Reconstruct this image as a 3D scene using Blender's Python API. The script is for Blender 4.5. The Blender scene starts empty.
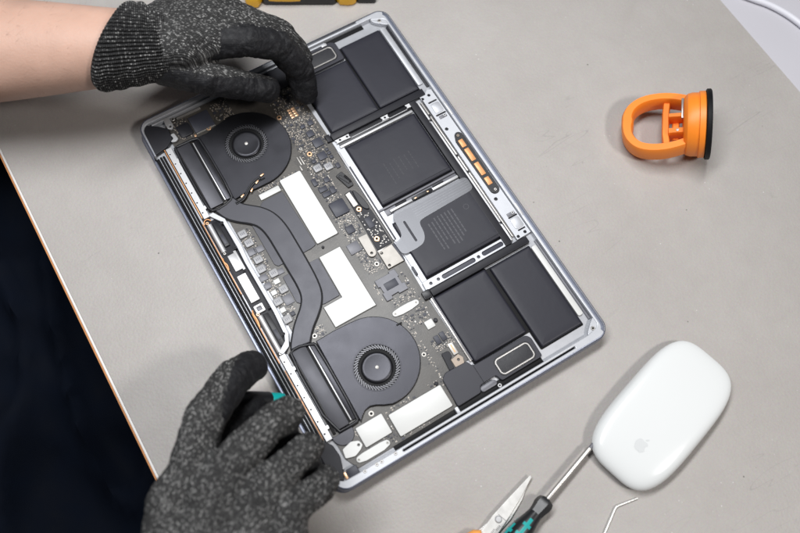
import bpy, bmesh, math, random
import numpy as np
from mathutils import Vector, Matrix, noise as mnoise

random.seed(7)
S = 0.001                       # everything below is written in millimetres
PI = math.pi
scene = bpy.context.scene
col = scene.collection

# ------------------------------------------------------------------ camera
cam_d = bpy.data.cameras.new('camera')
cam = bpy.data.objects.new('camera', cam_d)
col.objects.link(cam)
cam.matrix_world = Matrix(((0.85883835, 0.47121688, -0.20087641, -0.10653618),
                           (-0.51138174, 0.81149254, -0.28278715, -0.19895045),
                           (0.02975563, 0.34559298, 0.93791263, 0.54149904),
                           (0, 0, 0, 1)))
cam_d.sensor_width = 36.0
cam_d.lens = 36.47
cam_d.clip_start = 0.02
cam_d.clip_end = 20.0
cam_d.dof.use_dof = True
cam_d.dof.focus_distance = 0.575
cam_d.dof.aperture_fstop = 5.0
scene.camera = cam

# ------------------------------------------------------------------ light
world = bpy.data.worlds.new('World')
scene.world = world
world.use_nodes = True
wb = world.node_tree.nodes['Background']
wb.inputs[0].default_value = (0.86, 0.92, 1.0, 1)
wb.inputs[1].default_value = 0.055


def area(name, loc, target, sx, sy, power, color=(1, 1, 1)):
    d = bpy.data.lights.new(name, 'AREA')
    d.shape = 'RECTANGLE'
    d.size, d.size_y = sx, sy
    d.energy = power
    d.color = color
    o = bpy.data.objects.new(name, d)
    o.location = loc
    o.rotation_euler = (Vector(target) - Vector(loc)).to_track_quat('-Z', 'Y').to_euler()
    col.objects.link(o)
    return o


area('bench_tube_lamp', (-0.04, 0.19, 0.92), (-0.02, 0.08, 0), 0.80, 0.15, 10.9, (0.97, 0.985, 1.0))
area('ceiling_spot_lamp', (0.42, -0.72, 1.05), (0.05, -0.10, 0), 0.20, 0.15, 6.6, (1.0, 0.96, 0.92))

scene.view_settings.view_transform = 'Standard'
scene.view_settings.look = 'None'
scene.view_settings.exposure = 0.0
scene.view_settings.gamma = 1.0
scene.cycles.max_bounces = 8

# ------------------------------------------------------------------ materials
MATS = {}


def mat(name, color, rough=0.5, metal=0.0, var=0.08, vscale=60.0, bump=0.0, bscale=400.0, spec=0.5, coat=0.0, sss=0.0):
    m = bpy.data.materials.new(name)
    m.use_nodes = True
    nt = m.node_tree
    b = nt.nodes['Principled BSDF']
    b.inputs['Roughness'].default_value = rough
    b.inputs['Metallic'].default_value = metal
    b.inputs['Specular IOR Level'].default_value = spec
    b.inputs['Coat Weight'].default_value = coat
    b.inputs['Coat Roughness'].default_value = 0.055
    tc = nt.nodes.new('ShaderNodeTexCoord')
    nz = nt.nodes.new('ShaderNodeTexNoise')
    nz.inputs['Scale'].default_value = vscale
    nz.inputs['Detail'].default_value = 5
    nt.links.new(tc.outputs['Object'], nz.inputs['Vector'])
    mx = nt.nodes.new('ShaderNodeMix')
    mx.data_type = 'RGBA'
    mx.inputs[6].default_value = tuple(max(0, c * (1 - var)) for c in color) + (1,)
    mx.inputs[7].default_value = tuple(min(1, c * (1 + var)) for c in color) + (1,)
    nt.links.new(nz.outputs['Fac'], mx.inputs[0])
    nt.links.new(mx.outputs[2], b.inputs['Base Color'])
    rr = nt.nodes.new('ShaderNodeMapRange')
    rr.inputs[3].default_value = max(0.03, rough * 0.8)
    rr.inputs[4].default_value = min(1, rough * 1.2)
    nt.links.new(nz.outputs['Fac'], rr.inputs[0])
    nt.links.new(rr.outputs[0], b.inputs['Roughness'])
    if bump:
        n2 = nt.nodes.new('ShaderNodeTexNoise')
        n2.inputs['Scale'].default_value = bscale
        n2.inputs['Detail'].default_value = 3
        nt.links.new(tc.outputs['Object'], n2.inputs['Vector'])
        bp = nt.nodes.new('ShaderNodeBump')
        bp.inputs['Strength'].default_value = bump
        bp.inputs['Distance'].default_value = 0.0004
        nt.links.new(n2.outputs['Fac'], bp.inputs['Height'])
        nt.links.new(bp.outputs[0], b.inputs['Normal'])
    MATS[name] = m
    return m


def N(m):
    return m.node_tree.nodes, m.node_tree.links, m.node_tree.nodes['Principled BSDF']


M_ALU = mat('anodised_aluminium', (0.26, 0.28, 0.35), 0.48, 1.0, 0.04, 900, 0.05, 3000)
M_ALUIN = mat('machined_aluminium', (0.50, 0.51, 0.54), 0.47, 0.4, 0.05, 200, 0.05, 2500)
M_SILVER = mat('nickel_plate', (0.54, 0.54, 0.55), 0.42, 0.45, 0.05, 120)
M_SHIELD = mat('shield_foil', (0.63, 0.632, 0.62), 0.5, 0.1, 0.05, 60, 0.08, 500)
M_BATT = mat('battery_film', (0.021, 0.021, 0.030), 0.46, 0.0, 0.14, 30, 0.10, 260, 0.32)
M_FRAME = mat('black_plastic_frame', (0.018, 0.018, 0.023), 0.5, 0, 0.12, 100, 0, 400, 0.3)
M_FAN = mat('fan_housing', (0.037, 0.037, 0.043), 0.37, 0.8, 0.12, 90, 0.1, 2500, 0.5)
M_PIPE = mat('heat_pipe_paint', (0.056, 0.056, 0.065), 0.45, 0.5, 0.12, 90, 0.1, 2200, 0.5)
M_BLACK = mat('black_rubber', (0.007, 0.007, 0.008), 0.6, 0, 0.2, 100, 0, 400, 0.2)
M_GASKET = mat('gasket_rubber', (0.013, 0.013, 0.016), 0.4, 0, 0.2, 100, 0.0, 400, 0.4)
M_CHIP = mat('chip_resin', (0.048, 0.05, 0.066), 0.45, 0, 0.12, 150, 0, 400, 0.35)
M_CHIPG = mat('chip_grey', (0.15, 0.15, 0.17), 0.45, 0.1, 0.1, 150)
M_IND = mat('inductor_grey', (0.34, 0.34, 0.35), 0.5, 0.2, 0.12, 300, 0.2, 2500)
M_TAN = mat('tan_component', (0.42, 0.34, 0.27), 0.5, 0, 0.25, 300)
M_TIN = mat('solder_tin', (0.50, 0.48, 0.45), 0.45, 0.4, 0.1, 200)
M_GOLD = mat('gold_contact', (0.80, 0.50, 0.30), 0.35, 0.7, 0.1, 200)
M_COPPER = mat('copper_contact', (0.74, 0.36, 0.15), 0.42, 0.2, 0.1, 250)
M_STEEL = mat('brushed_steel', (0.50, 0.48, 0.46), 0.36, 0.7, 0.06, 150)
M_SPK = mat('speaker_plastic', (0.034, 0.034, 0.044), 0.45, 0, 0.14, 60, 0.05, 1500, 0.35)
M_MESH = mat('speaker_membrane', (0.025, 0.025, 0.03), 0.55, 0, 0.25, 600, 0.3, 3000)
M_PRINT = mat('battery_print', (0.062, 0.062, 0.073), 0.55, 0, 0.2, 500)
M_FLEX = mat('flex_cable_film', (0.125, 0.127, 0.138), 0.34, 0.5, 0.35, 45, 0.15, 60)
M_ORANGE = mat('orange_plastic', (0.96, 0.26, 0.022), 0.42, 0, 0.05, 80, 0.05, 900, 0.45)
M_MOUSE = mat('white_acrylic', (0.76, 0.775, 0.775), 0.2, 0, 0.012, 20, 0, 400, 0.45, 0.15)
M_MBASE = mat('mouse_aluminium', (0.6, 0.6, 0.62), 0.35, 1.0, 0.04, 200)
M_LOGO = mat('logo_grey', (0.67, 0.685, 0.69), 0.2, 0, 0.02, 100)
M_TEAL = mat('teal_rubber', (0.0, 0.34, 0.33), 0.45, 0, 0.08, 150)
M_HANDLE = mat('handle_black', (0.012, 0.013, 0.015), 0.35, 0, 0.2, 120)
M_YELLOW = mat('yellow_plastic', (0.95, 0.50, 0.015), 0.42, 0, 0.08, 150)
M_SCISS = mat('scissor_orange', (0.85, 0.36, 0.08), 0.42, 0, 0.08, 150)
M_NAVY = mat('navy_cloth', (0.0014, 0.0030, 0.0076), 0.85, 0, 0.4, 40, 0.5, 1500, 0.1)
M_CABLE = mat('white_cable_sheath', (0.72, 0.72, 0.78), 0.4, 0, 0.03, 50)
M_BAND = mat('white_edge_band', (0.72, 0.70, 0.68), 0.5, 0, 0.06, 60)
M_CORE = mat('bare_chipboard_edge', (0.50, 0.22, 0.08), 0.7, 0, 0.25, 250, 0.4, 900)
M_HAIR = mat('arm_hair_brown', (0.11, 0.06, 0.035), 0.5, 0, 0.2, 100)
M_FENCE = mat('solder_fence', (0.05, 0.045, 0.04), 0.5, 0, 0.6, 900)
M_BLADE = mat('fan_blade_plastic', (0.10, 0.10, 0.11), 0.38, 0.4, 0.1, 200)
M_BRACK = mat('dull_bracket_steel', (0.33, 0.31, 0.285), 0.45, 0.4, 0.08, 150)
M_TOOL = mat('polished_tool_steel', (0.74, 0.73, 0.71), 0.36, 0.55, 0.06, 200)
M_LASER = mat('engraved_mark', (0.22, 0.21, 0.21), 0.6, 0.3, 0.1, 200)


M_FLEX.node_tree.nodes['Principled BSDF'].inputs['Alpha'].default_value = 0.72


def table_material():
    m = bpy.data.materials.new('worn_grey_laminate')
    m.use_nodes = True
    nd, lk, b = N(m)
    tc = nd.new('ShaderNodeTexCoord')

    def nz(scale, detail, rough=0.5, dist=0.0):
        n = nd.new('ShaderNodeTexNoise')
        n.inputs['Scale'].default_value = scale
        n.inputs['Detail'].default_value = detail
        n.inputs['Roughness'].default_value = rough
        n.inputs['Distortion'].default_value = dist
        lk.new(tc.outputs['Object'], n.inputs['Vector'])
        return n

    def ramp(src, a, c, ca, cb):
        r = nd.new('ShaderNodeValToRGB')
        r.color_ramp.elements[0].position = a
        r.color_ramp.elements[1].position = c
        r.color_ramp.elements[0].color = ca
        r.color_ramp.elements[1].color = cb
        lk.new(src, r.inputs[0])
        return r

    def mix(kind, fac, a, c):
        x = nd.new('ShaderNodeMix')
        x.data_type = 'RGBA'
        x.blend_type = kind
        if isinstance(fac, float):
            x.inputs[0].default_value = fac
        else:
            lk.new(fac, x.inputs[0])
        for s, v in ((6, a), (7, c)):
            if isinstance(v, tuple):
                x.inputs[s].default_value = v
            else:
                lk.new(v, x.inputs[s])
        return x.outputs[2]
    big = nz(7, 6, 0.6, 0.4)
    base = ramp(big.outputs['Fac'], 0.3, 0.72, (0.398, 0.373, 0.354, 1), (0.455, 0.430, 0.410, 1))
    fine = nz(900, 4, 0.7)
    c = mix('OVERLAY', 0.16, base.outputs[0], fine.outputs['Color'])
    mid = nz(60, 6, 0.65, 0.6)
    g = ramp(mid.outputs['Fac'], 0.35, 0.7, (0.90, 0.895, 0.89, 1), (1.0, 1.0, 1.0, 1))
    c = mix('MULTIPLY', 0.45, c, g.outputs[0])
    # dark specks
    vo = nd.new('ShaderNodeTexVoronoi')
    vo.inputs['Scale'].default_value = 75
    lk.new(tc.outputs['Object'], vo.inputs['Vector'])
    sp = ramp(vo.outputs['Distance'], 0.035, 0.06, (1, 1, 1, 1), (0, 0, 0, 1))
    gate = nz(23, 2)
    gr = ramp(gate.outputs['Fac'], 0.58, 0.64, (0, 0, 0, 1), (1, 1, 1, 1))
    spm = mix('MULTIPLY', 1.0, sp.outputs[0], gr.outputs[0])
    c = mix('MIX', spm, c, (0.16, 0.15, 0.14, 1))
    # pale lint
    v2 = nd.new('ShaderNodeTexVoronoi')
    v2.inputs['Scale'].default_value = 190
    lk.new(tc.outputs['Object'], v2.inputs['Vector'])
    s2 = ramp(v2.outputs['Distance'], 0.06, 0.1, (1, 1, 1, 1), (0, 0, 0, 1))
    g2 = nz(31, 2)
    gr2 = ramp(g2.outputs['Fac'], 0.57, 0.66, (0, 0, 0, 1), (1, 1, 1, 1))
    sm2 = mix('MULTIPLY', 1.0, s2.outputs[0], gr2.outputs[0])
    c = mix('MIX', sm2, c, (0.60, 0.585, 0.57, 1))
    # scratches: thin dark wavering lines
    mp = nd.new('ShaderNodeMapping')
    mp.inputs['Rotation'].default_value = (0, 0, 0.9)
    mp.inputs['Scale'].default_value = (3, 26, 1)
    lk.new(tc.outputs['Object'], mp.inputs['Vector'])
    sc = nd.new('ShaderNodeTexNoise')
    sc.inputs['Scale'].default_value = 2.2
    sc.inputs['Detail'].default_value = 2
    sc.inputs['Distortion'].default_value = 0.8
    lk.new(mp.outputs[0], sc.inputs['Vector'])
    ab = nd.new('ShaderNodeMath')
    ab.operation = 'SUBTRACT'
    ab.inputs[1].default_value = 0.5
    lk.new(sc.outputs['Fac'], ab.inputs[0])
    ab2 = nd.new('ShaderNodeMath')
    ab2.operation = 'ABSOLUTE'
    lk.new(ab.outputs[0], ab2.inputs[0])
    ln = ramp(ab2.outputs[0], 0.0015, 0.005, (1, 1, 1, 1), (0, 0, 0, 1))
    g3 = nz(9, 3)
    gr3 = ramp(g3.outputs['Fac'], 0.56, 0.68, (0, 0, 0, 1), (0.5, 0.5, 0.5, 1))
    sm3 = mix('MULTIPLY', 1.0, ln.outputs[0], gr3.outputs[0])
    c = mix('MIX', sm3, c, (0.25, 0.24, 0.23, 1))
    lk.new(c, b.inputs['Base Color'])
    b.inputs['Roughness'].default_value = 0.5
    b.inputs['Specular IOR Level'].default_value = 0.35
    # leathery pebble relief
    pv = nd.new('ShaderNodeTexVoronoi')
    pv.feature = 'SMOOTH_F1'
    pv.inputs['Scale'].default_value = 620
    lk.new(tc.outputs['Object'], pv.inputs['Vector'])
    ad = nd.new('ShaderNodeMath')
    ad.operation = 'MULTIPLY_ADD'
    ad.inputs[1].default_value = 0.6
    lk.new(fine.outputs['Fac'], ad.inputs[0])
    lk.new(pv.outputs['Distance'], ad.inputs[2])
    bp = nd.new('ShaderNodeBump')
    bp.inputs['Strength'].default_value = 0.28
    bp.inputs['Distance'].default_value = 0.0005
    lk.new(ad.outputs[0], bp.inputs['Height'])
    lk.new(bp.outputs[0], b.inputs['Normal'])
    return m


def pcb_material():
    m = mat('circuit_board', (0.10, 0.096, 0.09), 0.4, 0, 0.25, 25, 0.12, 1200, 0.55)
    nd, lk, b = N(m)
    tc = nd.new('ShaderNodeTexCoord')
    br = nd.new('ShaderNodeTexVoronoi')
    br.distance = 'CHEBYCHEV'
    br.inputs['Scale'].default_value = 95
    lk.new(tc.outputs['Object'], br.inputs['Vector'])
    bx = nd.new('ShaderNodeValToRGB')
    bx.color_ramp.elements[0].color = (0.040, 0.036, 0.032, 1)
    bx.color_ramp.elements[1].color = (0.078, 0.070, 0.061, 1)
    lk.new(br.outputs['Color'], bx.inputs[0])
    vo = nd.new('ShaderNodeTexVoronoi')
    vo.inputs['Scale'].default_value = 620
    lk.new(tc.outputs['Object'], vo.inputs['Vector'])
    r = nd.new('ShaderNodeValToRGB')
    r.color_ramp.elements[0].position = 0.12
    r.color_ramp.elements[0].color = (1, 1, 1, 1)
    r.color_ramp.elements[1].position = 0.2
    r.color_ramp.elements[1].color = (0, 0, 0, 1)
    lk.new(vo.outputs['Distance'], r.inputs[0])
    mx = nd.new('ShaderNodeMix')
    mx.data_type = 'RGBA'
    lk.new(r.outputs[0], mx.inputs[0])
    lk.new(bx.outputs[0], mx.inputs[6])
    mx.inputs[7].default_value = (0.11, 0.098, 0.085, 1)
    lk.new(mx.outputs[2], b.inputs['Base Color'])
    return m


def skin_material():
    m = mat('skin', (0.53, 0.335, 0.26), 0.5, 0, 0.2, 45, 0.4, 700, 0.4)
    nd, lk, b = N(m)
    b.inputs['Subsurface Weight'].default_value = 0.15
    b.inputs['Subsurface Radius'].default_value = (0.006, 0.003, 0.002)
    b.inputs['Subsurface Scale'].default_value = 0.6
    return m


def knit_material(name, light=0.40, dark=0.007, su=1.15, tv=0.66, rib=0.0):
    """black and white twisted yarn in rows of stitches, with a black rubber coat where attribute coat is 1"""
    m = bpy.data.materials.new(name)
    m.use_nodes = True
    nd, lk, b = N(m)
    at = nd.new('ShaderNodeAttribute')
    at.attribute_name = 'knit'
    ct = nd.new('ShaderNodeAttribute')
    ct.attribute_name = 'coat'
    tc = nd.new('ShaderNodeTexCoord')
    sep = nd.new('ShaderNodeSeparateXYZ')
    # wobble
    wn = nd.new('ShaderNodeTexNoise')
    wn.inputs['Scale'].default_value = 120
    lk.new(tc.outputs['Object'], wn.inputs['Vector'])
    wv = nd.new('ShaderNodeVectorMath')
    wv.operation = 'MULTIPLY_ADD'
    lk.new(wn.outputs['Color'], wv.inputs[0])
    wv.inputs[1].default_value = (0.8, 0.8, 0)
    lk.new(at.outputs['Vector'], wv.inputs[2])
    lk.new(wv.outputs[0], sep.inputs[0])

    def math_(op, a, c=None):
        x = nd.new('ShaderNodeMath')
        x.operation = op
        for i, v in enumerate((a, c)):
            if v is None:
                continue
            if isinstance(v, (int, float)):
                x.inputs[i].default_value = v
            else:
                lk.new(v, x.inputs[i])
        return x.outputs[0]
    t = math_('DIVIDE', sep.outputs[1], tv)
    row = math_('FLOOR', t)
    s = math_('DIVIDE', sep.outputs[0], su)
    odd = math_('MULTIPLY', math_('MODULO', row, 2.0), 0.5)
    s2 = math_('ADD', s, odd)
    cs = math_('FLOOR', s2)
    comb = nd.new('ShaderNodeCombineXYZ')
    lk.new(cs, comb.inputs[0])
    lk.new(row, comb.inputs[1])
    wh = nd.new('ShaderNodeTexWhiteNoise')
    wh.noise_dimensions = '2D'
    lk.new(comb.outputs[0], wh.inputs['Vector'])
    hs = math_('SINE', math_('MULTIPLY', math_('FRACT', s2), PI))
    ht = math_('SINE', math_('MULTIPLY', math_('FRACT', t), PI))
    h = math_('MULTIPLY', math_('POWER', hs, 0.5), ht)
    p = math_('ADD', math_('MULTIPLY', math_('POWER', wh.outputs['Value'], 6.0), 1.3), 0.14)
    # flecks of light yarn broken up along the stitch
    fn = nd.new('ShaderNodeTexNoise')
    fn.inputs['Scale'].default_value = 1100
    fn.inputs['Detail'].default_value = 2
    lk.new(tc.outputs['Object'], fn.inputs['Vector'])
    fl = math_('MULTIPLY', p, math_('MULTIPLY', h, math_('MULTIPLY', fn.outputs['Fac'], 2.0)))
    pn = nd.new('ShaderNodeTexNoise')
    pn.inputs['Scale'].default_value = 55
    pn.inputs['Detail'].default_value = 3
    lk.new(tc.outputs['Object'], pn.inputs['Vector'])
    pr_ = nd.new('ShaderNodeMapRange')
    pr_.inputs[1].default_value = 0.35
    pr_.inputs[2].default_value = 0.7
    pr_.inputs[3].default_value = 0.75
    pr_.inputs[4].default_value = 1.3
    lk.new(pn.outputs['Fac'], pr_.inputs[0])
    fl = math_('MULTIPLY', fl, pr_.outputs[0])
    if rib:                                   # black yarn between the ribs of the cuff
        rb = nd.new('ShaderNodeAttribute')
        rb.attribute_name = 'rib'
        fl = math_('MULTIPLY', fl, rb.outputs['Fac'])
    mx = nd.new('ShaderNodeMix')
    mx.data_type = 'RGBA'
    mx.inputs[6].default_value = (dark, dark, dark * 1.1, 1)
    mx.inputs[7].default_value = (light, light * 0.99, light * 0.97, 1)
    lk.new(fl, mx.inputs[0])
    # rubber coat with a frayed border
    en = nd.new('ShaderNodeTexNoise')
    en.inputs['Scale'].default_value = 420
    en.inputs['Detail'].default_value = 4
    lk.new(tc.outputs['Object'], en.inputs['Vector'])
    cf = math_('ADD', ct.outputs['Fac'], math_('MULTIPLY', math_('SUBTRACT', en.outputs['Fac'], 0.5), 0.9))
    mr = nd.new('ShaderNodeMapRange')
    mr.inputs[1].default_value = 0.44
    mr.inputs[2].default_value = 0.56
    lk.new(cf, mr.inputs[0])
    m2 = nd.new('ShaderNodeMix')
    m2.data_type = 'RGBA'
    lk.new(mr.outputs[0], m2.inputs[0])
    lk.new(mx.outputs[2], m2.inputs[6])
    # a little dust on the coat
    du = nd.new('ShaderNodeTexNoise')
    du.inputs['Scale'].default_value = 260
    du.inputs['Detail'].default_value = 6
    du.inputs['Roughness'].default_value = 0.75
    lk.new(tc.outputs['Object'], du.inputs['Vector'])
    dr = nd.new('ShaderNodeValToRGB')
    dr.color_ramp.elements[0].position = 0.5
    dr.color_ramp.elements[0].color = (0.010, 0.010, 0.012, 1)
    dr.color_ramp.elements[1].position = 0.78
    dr.color_ramp.elements[1].color = (0.045, 0.045, 0.047, 1)
    lk.new(du.outputs['Fac'], dr.inputs[0])
    lk.new(dr.outputs[0], m2.inputs[7])
    lk.new(m2.outputs[2], b.inputs['Base Color'])
    rg = nd.new('ShaderNodeMapRange')
    rg.inputs[3].default_value = 0.85
    rg.inputs[4].default_value = 0.6
    lk.new(mr.outputs[0], rg.inputs[0])
    lk.new(rg.outputs[0], b.inputs['Roughness'])
    b.inputs['Specular IOR Level'].default_value = 0.3
    # relief: stitches under the yarn, wrinkles everywhere
    wr = nd.new('ShaderNodeTexNoise')
    wr.inputs['Scale'].default_value = 150
    wr.inputs['Detail'].default_value = 3
    lk.new(tc.outputs['Object'], wr.inputs['Vector'])
    st = math_('MULTIPLY', h, math_('SUBTRACT', 1.0, math_('MULTIPLY', mr.outputs[0], 0.8)))
    hh = math_('ADD', math_('MULTIPLY', st, 0.5), math_('MULTIPLY', wr.outputs['Fac'], 1.6))
    bp = nd.new('ShaderNodeBump')
    bp.inputs['Strength'].default_value = 0.7
    bp.inputs['Distance'].default_value = 0.0014
    lk.new(hh, bp.inputs['Height'])
    lk.new(bp.outputs[0], b.inputs['Normal'])
    return m


M_TABLE = table_material()
M_PCB = pcb_material()
M_SKIN = skin_material()
M_KNIT = knit_material('knit_glove')
M_CUFF = knit_material('knit_cuff', 0.34, 0.008, 1.2, 1.3, 1.0)
M_WHITE = mat('pale_desk_laminate', (0.50, 0.49, 0.53), 0.45, 0, 0.04, 8, 0.1, 700)


# ------------------------------------------------------------------ mesh helpers
def finish(name, me, m, parent=None, smooth=35):
    me.materials.append(m)
    if smooth:
        me.shade_smooth()
        me.set_sharp_from_angle(angle=math.radians(smooth))
    o = bpy.data.objects.new(name, me)
    col.objects.link(o)
    if parent is not None:
        o.parent = parent
    return o


def from_bm(name, bm, m, parent=None, smooth=35):
    bmesh.ops.recalc_face_normals(bm, faces=bm.faces[:])
    me = bpy.data.meshes.new(name)
    bm.to_mesh(me)
    bm.free()
    return finish(name, me, m, parent, smooth)


def empty(name, loc=(0, 0, 0), rot=(0, 0, 0), parent=None):
    o = bpy.data.objects.new(name, None)
    o.location = Vector(loc) * S
    o.rotation_euler = rot
    o.empty_display_size = 0.02
    col.objects.link(o)
    if parent is not None:
        o.parent = parent
    return o


def tag(o, label, cat, group=None, kind=None):
    o['label'] = label
    o['category'] = cat
    if group:
        o['group'] = group
    if kind:
        o['kind'] = kind
    return o


def rrect(x0, x1, y0, y1, r=0.0, n=4):
    if r > 0.01:
        r = max(0.011, min(r, (x1 - x0) / 2 - 1e-4, (y1 - y0) / 2 - 1e-4))
    if r <= 0.01:
        return [(x0, y0), (x1, y0), (x1, y1), (x0, y1)]
    pts = []
    for cx, cy, a0 in ((x1 - r, y1 - r, 0), (x0 + r, y1 - r, 90), (x0 + r, y0 + r, 180), (x1 - r, y0 + r, 270)):
        for i in range(n + 1):
            a = math.radians(a0 + 90 * i / n)
            pts.append((cx + r * math.cos(a), cy + r * math.sin(a)))
    return pts


def circ(cx, cy, r, n=20):
    return [(cx + r * math.cos(2 * PI * i / n), cy + r * math.sin(2 * PI * i / n)) for i in range(n)]


def add_rrect(bm, x0, x1, y0, y1, z0, z1, r=0.0, bev=0.0, n=4):
    """rounded box; rings from the bottom to a chamfered top"""
    bev = min(bev, 0.3 * (x1 - x0), 0.3 * (y1 - y0), 0.6 * (z1 - z0))
    rings = [(0, z0)]
    if bev > 0:
        rings += [(0, z1 - bev), (bev * 0.3, z1 - bev * 0.3), (bev, z1)]
    else:
        rings += [(0, z1)]
    loops = []
    for ins, z in rings:
        pts = rrect(x0 + ins, x1 - ins, y0 + ins, y1 - ins, max(r - ins, 0.02) if r > 0.02 else 0, n)
        loops.append([bm.verts.new((x * S, y * S, z * S)) for x, y in pts])
    k = len(loops[0])
    for a, b_ in zip(loops, loops[1:]):
        for i in range(k):
            bm.faces.new((a[i], a[(i + 1) % k], b_[(i + 1) % k], b_[i]))
    bm.faces.new(loops[-1])
    bm.faces.new(loops[0][::-1])


def rbox(name, x0, x1, y0, y1, z0, z1, m, parent=None, r=0.6, bev=0.3, n=3):
    bm = bmesh.new()
    add_rrect(bm, x0, x1, y0, y1, z0, z1, r, bev, n)
    return from_bm(name, bm, m, parent)


def prism(name, loops, z0, z1, m, parent=None, bev=0.25):
    """outline (first loop) with holes (other loops) extruded from z0 to z1 with rounded edges"""
    cu = bpy.data.curves.new(name, 'CURVE')
    cu.dimensions = '2D'
    cu.fill_mode = 'BOTH'
    h = (z1 - z0) / 2
    bev = min(bev, h * 0.9)
    cu.extrude = (h - bev) * S
    cu.bevel_depth = bev * S
    cu.bevel_resolution = 1
    cu.offset = -bev * S
    for lp in loops:
        sp = cu.splines.new('POLY')
        sp.points.add(len(lp) - 1)
        sp.use_cyclic_u = True
        for p, (x, y) in zip(sp.points, lp):
            p.co = (x * S, y * S, 0, 1)
    ob = bpy.data.objects.new(name + '_outline', cu)
    me = bpy.data.meshes.new_from_object(ob)
    bpy.data.objects.remove(ob)
    bpy.data.curves.remove(cu)
    me.transform(Matrix.Translation((0, 0, (z0 + z1) / 2 * S)))
    me.materials.clear()
    me.name = name
    return finish(name, me, m, parent, 30)


def smooth_loop(pts, it=2, closed=True):
    for _ in range(it):
        out = []
        n = len(pts)
        rng = range(n if closed else n - 1)
        if not closed:
            out.append(pts[0])
        for i in rng:
            a, b_ = pts[i], pts[(i + 1) % n]
            out.append(tuple(0.75 * u + 0.25 * v for u, v in zip(a, b_)))
            out.append(tuple(0.25 * u + 0.75 * v for u, v in zip(a, b_)))
        if not closed:
            out.append(pts[-1])
        pts = out
    return pts


def rnd_c(pts, r=1.0, n=4):
    """round the corners of an outline with arcs of about radius r"""
    out = []
    k = len(pts)
    for i in range(k):
        p = Vector(pts[i]); a = Vector(pts[i - 1]); b_ = Vector(pts[(i + 1) % k])
        da, db = (a - p), (b_ - p)
        ra = min(r, da.length * 0.45); rb = min(r, db.length * 0.45)
        q0, q1 = p + da.normalized() * ra, p + db.normalized() * rb
        for t in range(n + 1):
            u = t / n
            c = q0 * (1 - u) ** 2 + p * (2 * u * (1 - u)) + q1 * u ** 2
            out.append((c.x, c.y))
    return out


def add_tube(bm, path, rad, n=8, closed=False, flat=1.0, phase=0.0):
    """path of (x,y,z) mm; rad number or list; flat scales the vertical radius"""
    P = [Vector(p) for p in path]
    k = len(P)
    rs = rad if isinstance(rad, (list, tuple)) else [rad] * k
    loops = []
    for i in range(k):
        if closed:
            t = P[(i + 1) % k] - P[i - 1]
        else:
            t = P[min(i + 1, k - 1)] - P[max(i - 1, 0)]
        t.normalize()
        up = Vector((0, 0, 1)) if abs(t.z) < 0.95 else Vector((0, 1, 0))
        sx = t.cross(up).normalized()
        sy = sx.cross(t).normalized()
        lp = []
        for j in range(n):
            a = 2 * PI * j / n + phase
            q = P[i] + sx * (rs[i] * math.cos(a)) + sy * (rs[i] * flat * math.sin(a))
            lp.append(bm.verts.new(q * S))
        loops.append(lp)
    pairs = list(zip(loops, loops[1:]))
    if closed:
        pairs.append((loops[-1], loops[0]))
    for a, b_ in pairs:
        for j in range(n):
            bm.faces.new((a[j], a[(j + 1) % n], b_[(j + 1) % n], b_[j]))
    if not closed:
        bm.faces.new(loops[0][::-1])
        bm.faces.new(loops[-1])


def tube(name, path, rad, m, parent=None, n=8, closed=False, flat=1.0, phase=0.0, smooth=50):
    bm = bmesh.new()
    add_tube(bm, path, rad, n, closed, flat, phase)
    return from_bm(name, bm, m, parent, smooth)


def add_lathe(bm, prof, n=32, mtx=Matrix.Identity(4)):
    """profile of (radius, height) mm about local Z"""
    loops = []
    for r, z in prof:
        if r < 1e-6:
            loops.append([bm.verts.new(mtx @ (Vector((0, 0, z)) * S))])
        else:
            loops.append([bm.verts.new(mtx @ (Vector((r * math.cos(2 * PI * i / n), r * math.sin(2 * PI * i / n), z)) * S)) for i in range(n)])
    for a, b_ in zip(loops, loops[1:]):
        for i in range(n):
            q = [a[i % len(a)], a[(i + 1) % len(a)], b_[(i + 1) % len(b_)], b_[i % len(b_)]]
            u = []
            for v in q:
                if v not in u:
                    u.append(v)
            if len(u) > 2:
                bm.faces.new(u)
    for lp, rev in ((loops[0], True), (loops[-1], False)):
        if len(lp) > 2:
            bm.faces.new(lp[::-1] if rev else lp)


def lathe(name, prof, loc, m, parent=None, n=32, rot=None, smooth=35):
    bm = bmesh.new()
    mt = Matrix.Translation(Vector(loc) * S)
    if rot is not None:
        mt = mt @ rot
    add_lathe(bm, prof, n, mt)
    return from_bm(name, bm, m, parent, smooth)


SCREW = {}


def screw(x, y, z, r=1.3, m=None, parent=None, name='screw'):
    """ring pad with a dark socket in its middle"""
    m = m or M_TIN
    key = (round(r, 2), m.name)
    if key not in SCREW:
        bm = bmesh.new()
        add_lathe(bm, [(r, 0), (r, 0.35), (r * 0.85, 0.5), (r * 0.5, 0.5), (r * 0.42, 0.1), (0, 0.1)], 16)
        bmesh.ops.recalc_face_normals(bm, faces=bm.faces[:])
        me = bpy.data.meshes.new(name)
        bm.to_mesh(me)
        bm.free()
        me.materials.append(m)
        bm = bmesh.new()
        add_lathe(bm, [(r * 0.43, 0.1), (r * 0.43, 0.2), (0, 0.2)], 12)
        me2 = bpy.data.meshes.new('screw_socket')
        bm.to_mesh(me2)
        bm.free()
        me2.materials.append(M_BLACK)
        SCREW[key] = (me, me2)
    o = bpy.data.objects.new(name, SCREW[key][0])
    o.location = (x * S, y * S, z * S)
    o.parent = parent
    col.objects.link(o)
    k = bpy.data.objects.new('screw_socket', SCREW[key][1])
    k.parent = o
    col.objects.link(k)
    return o


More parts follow.
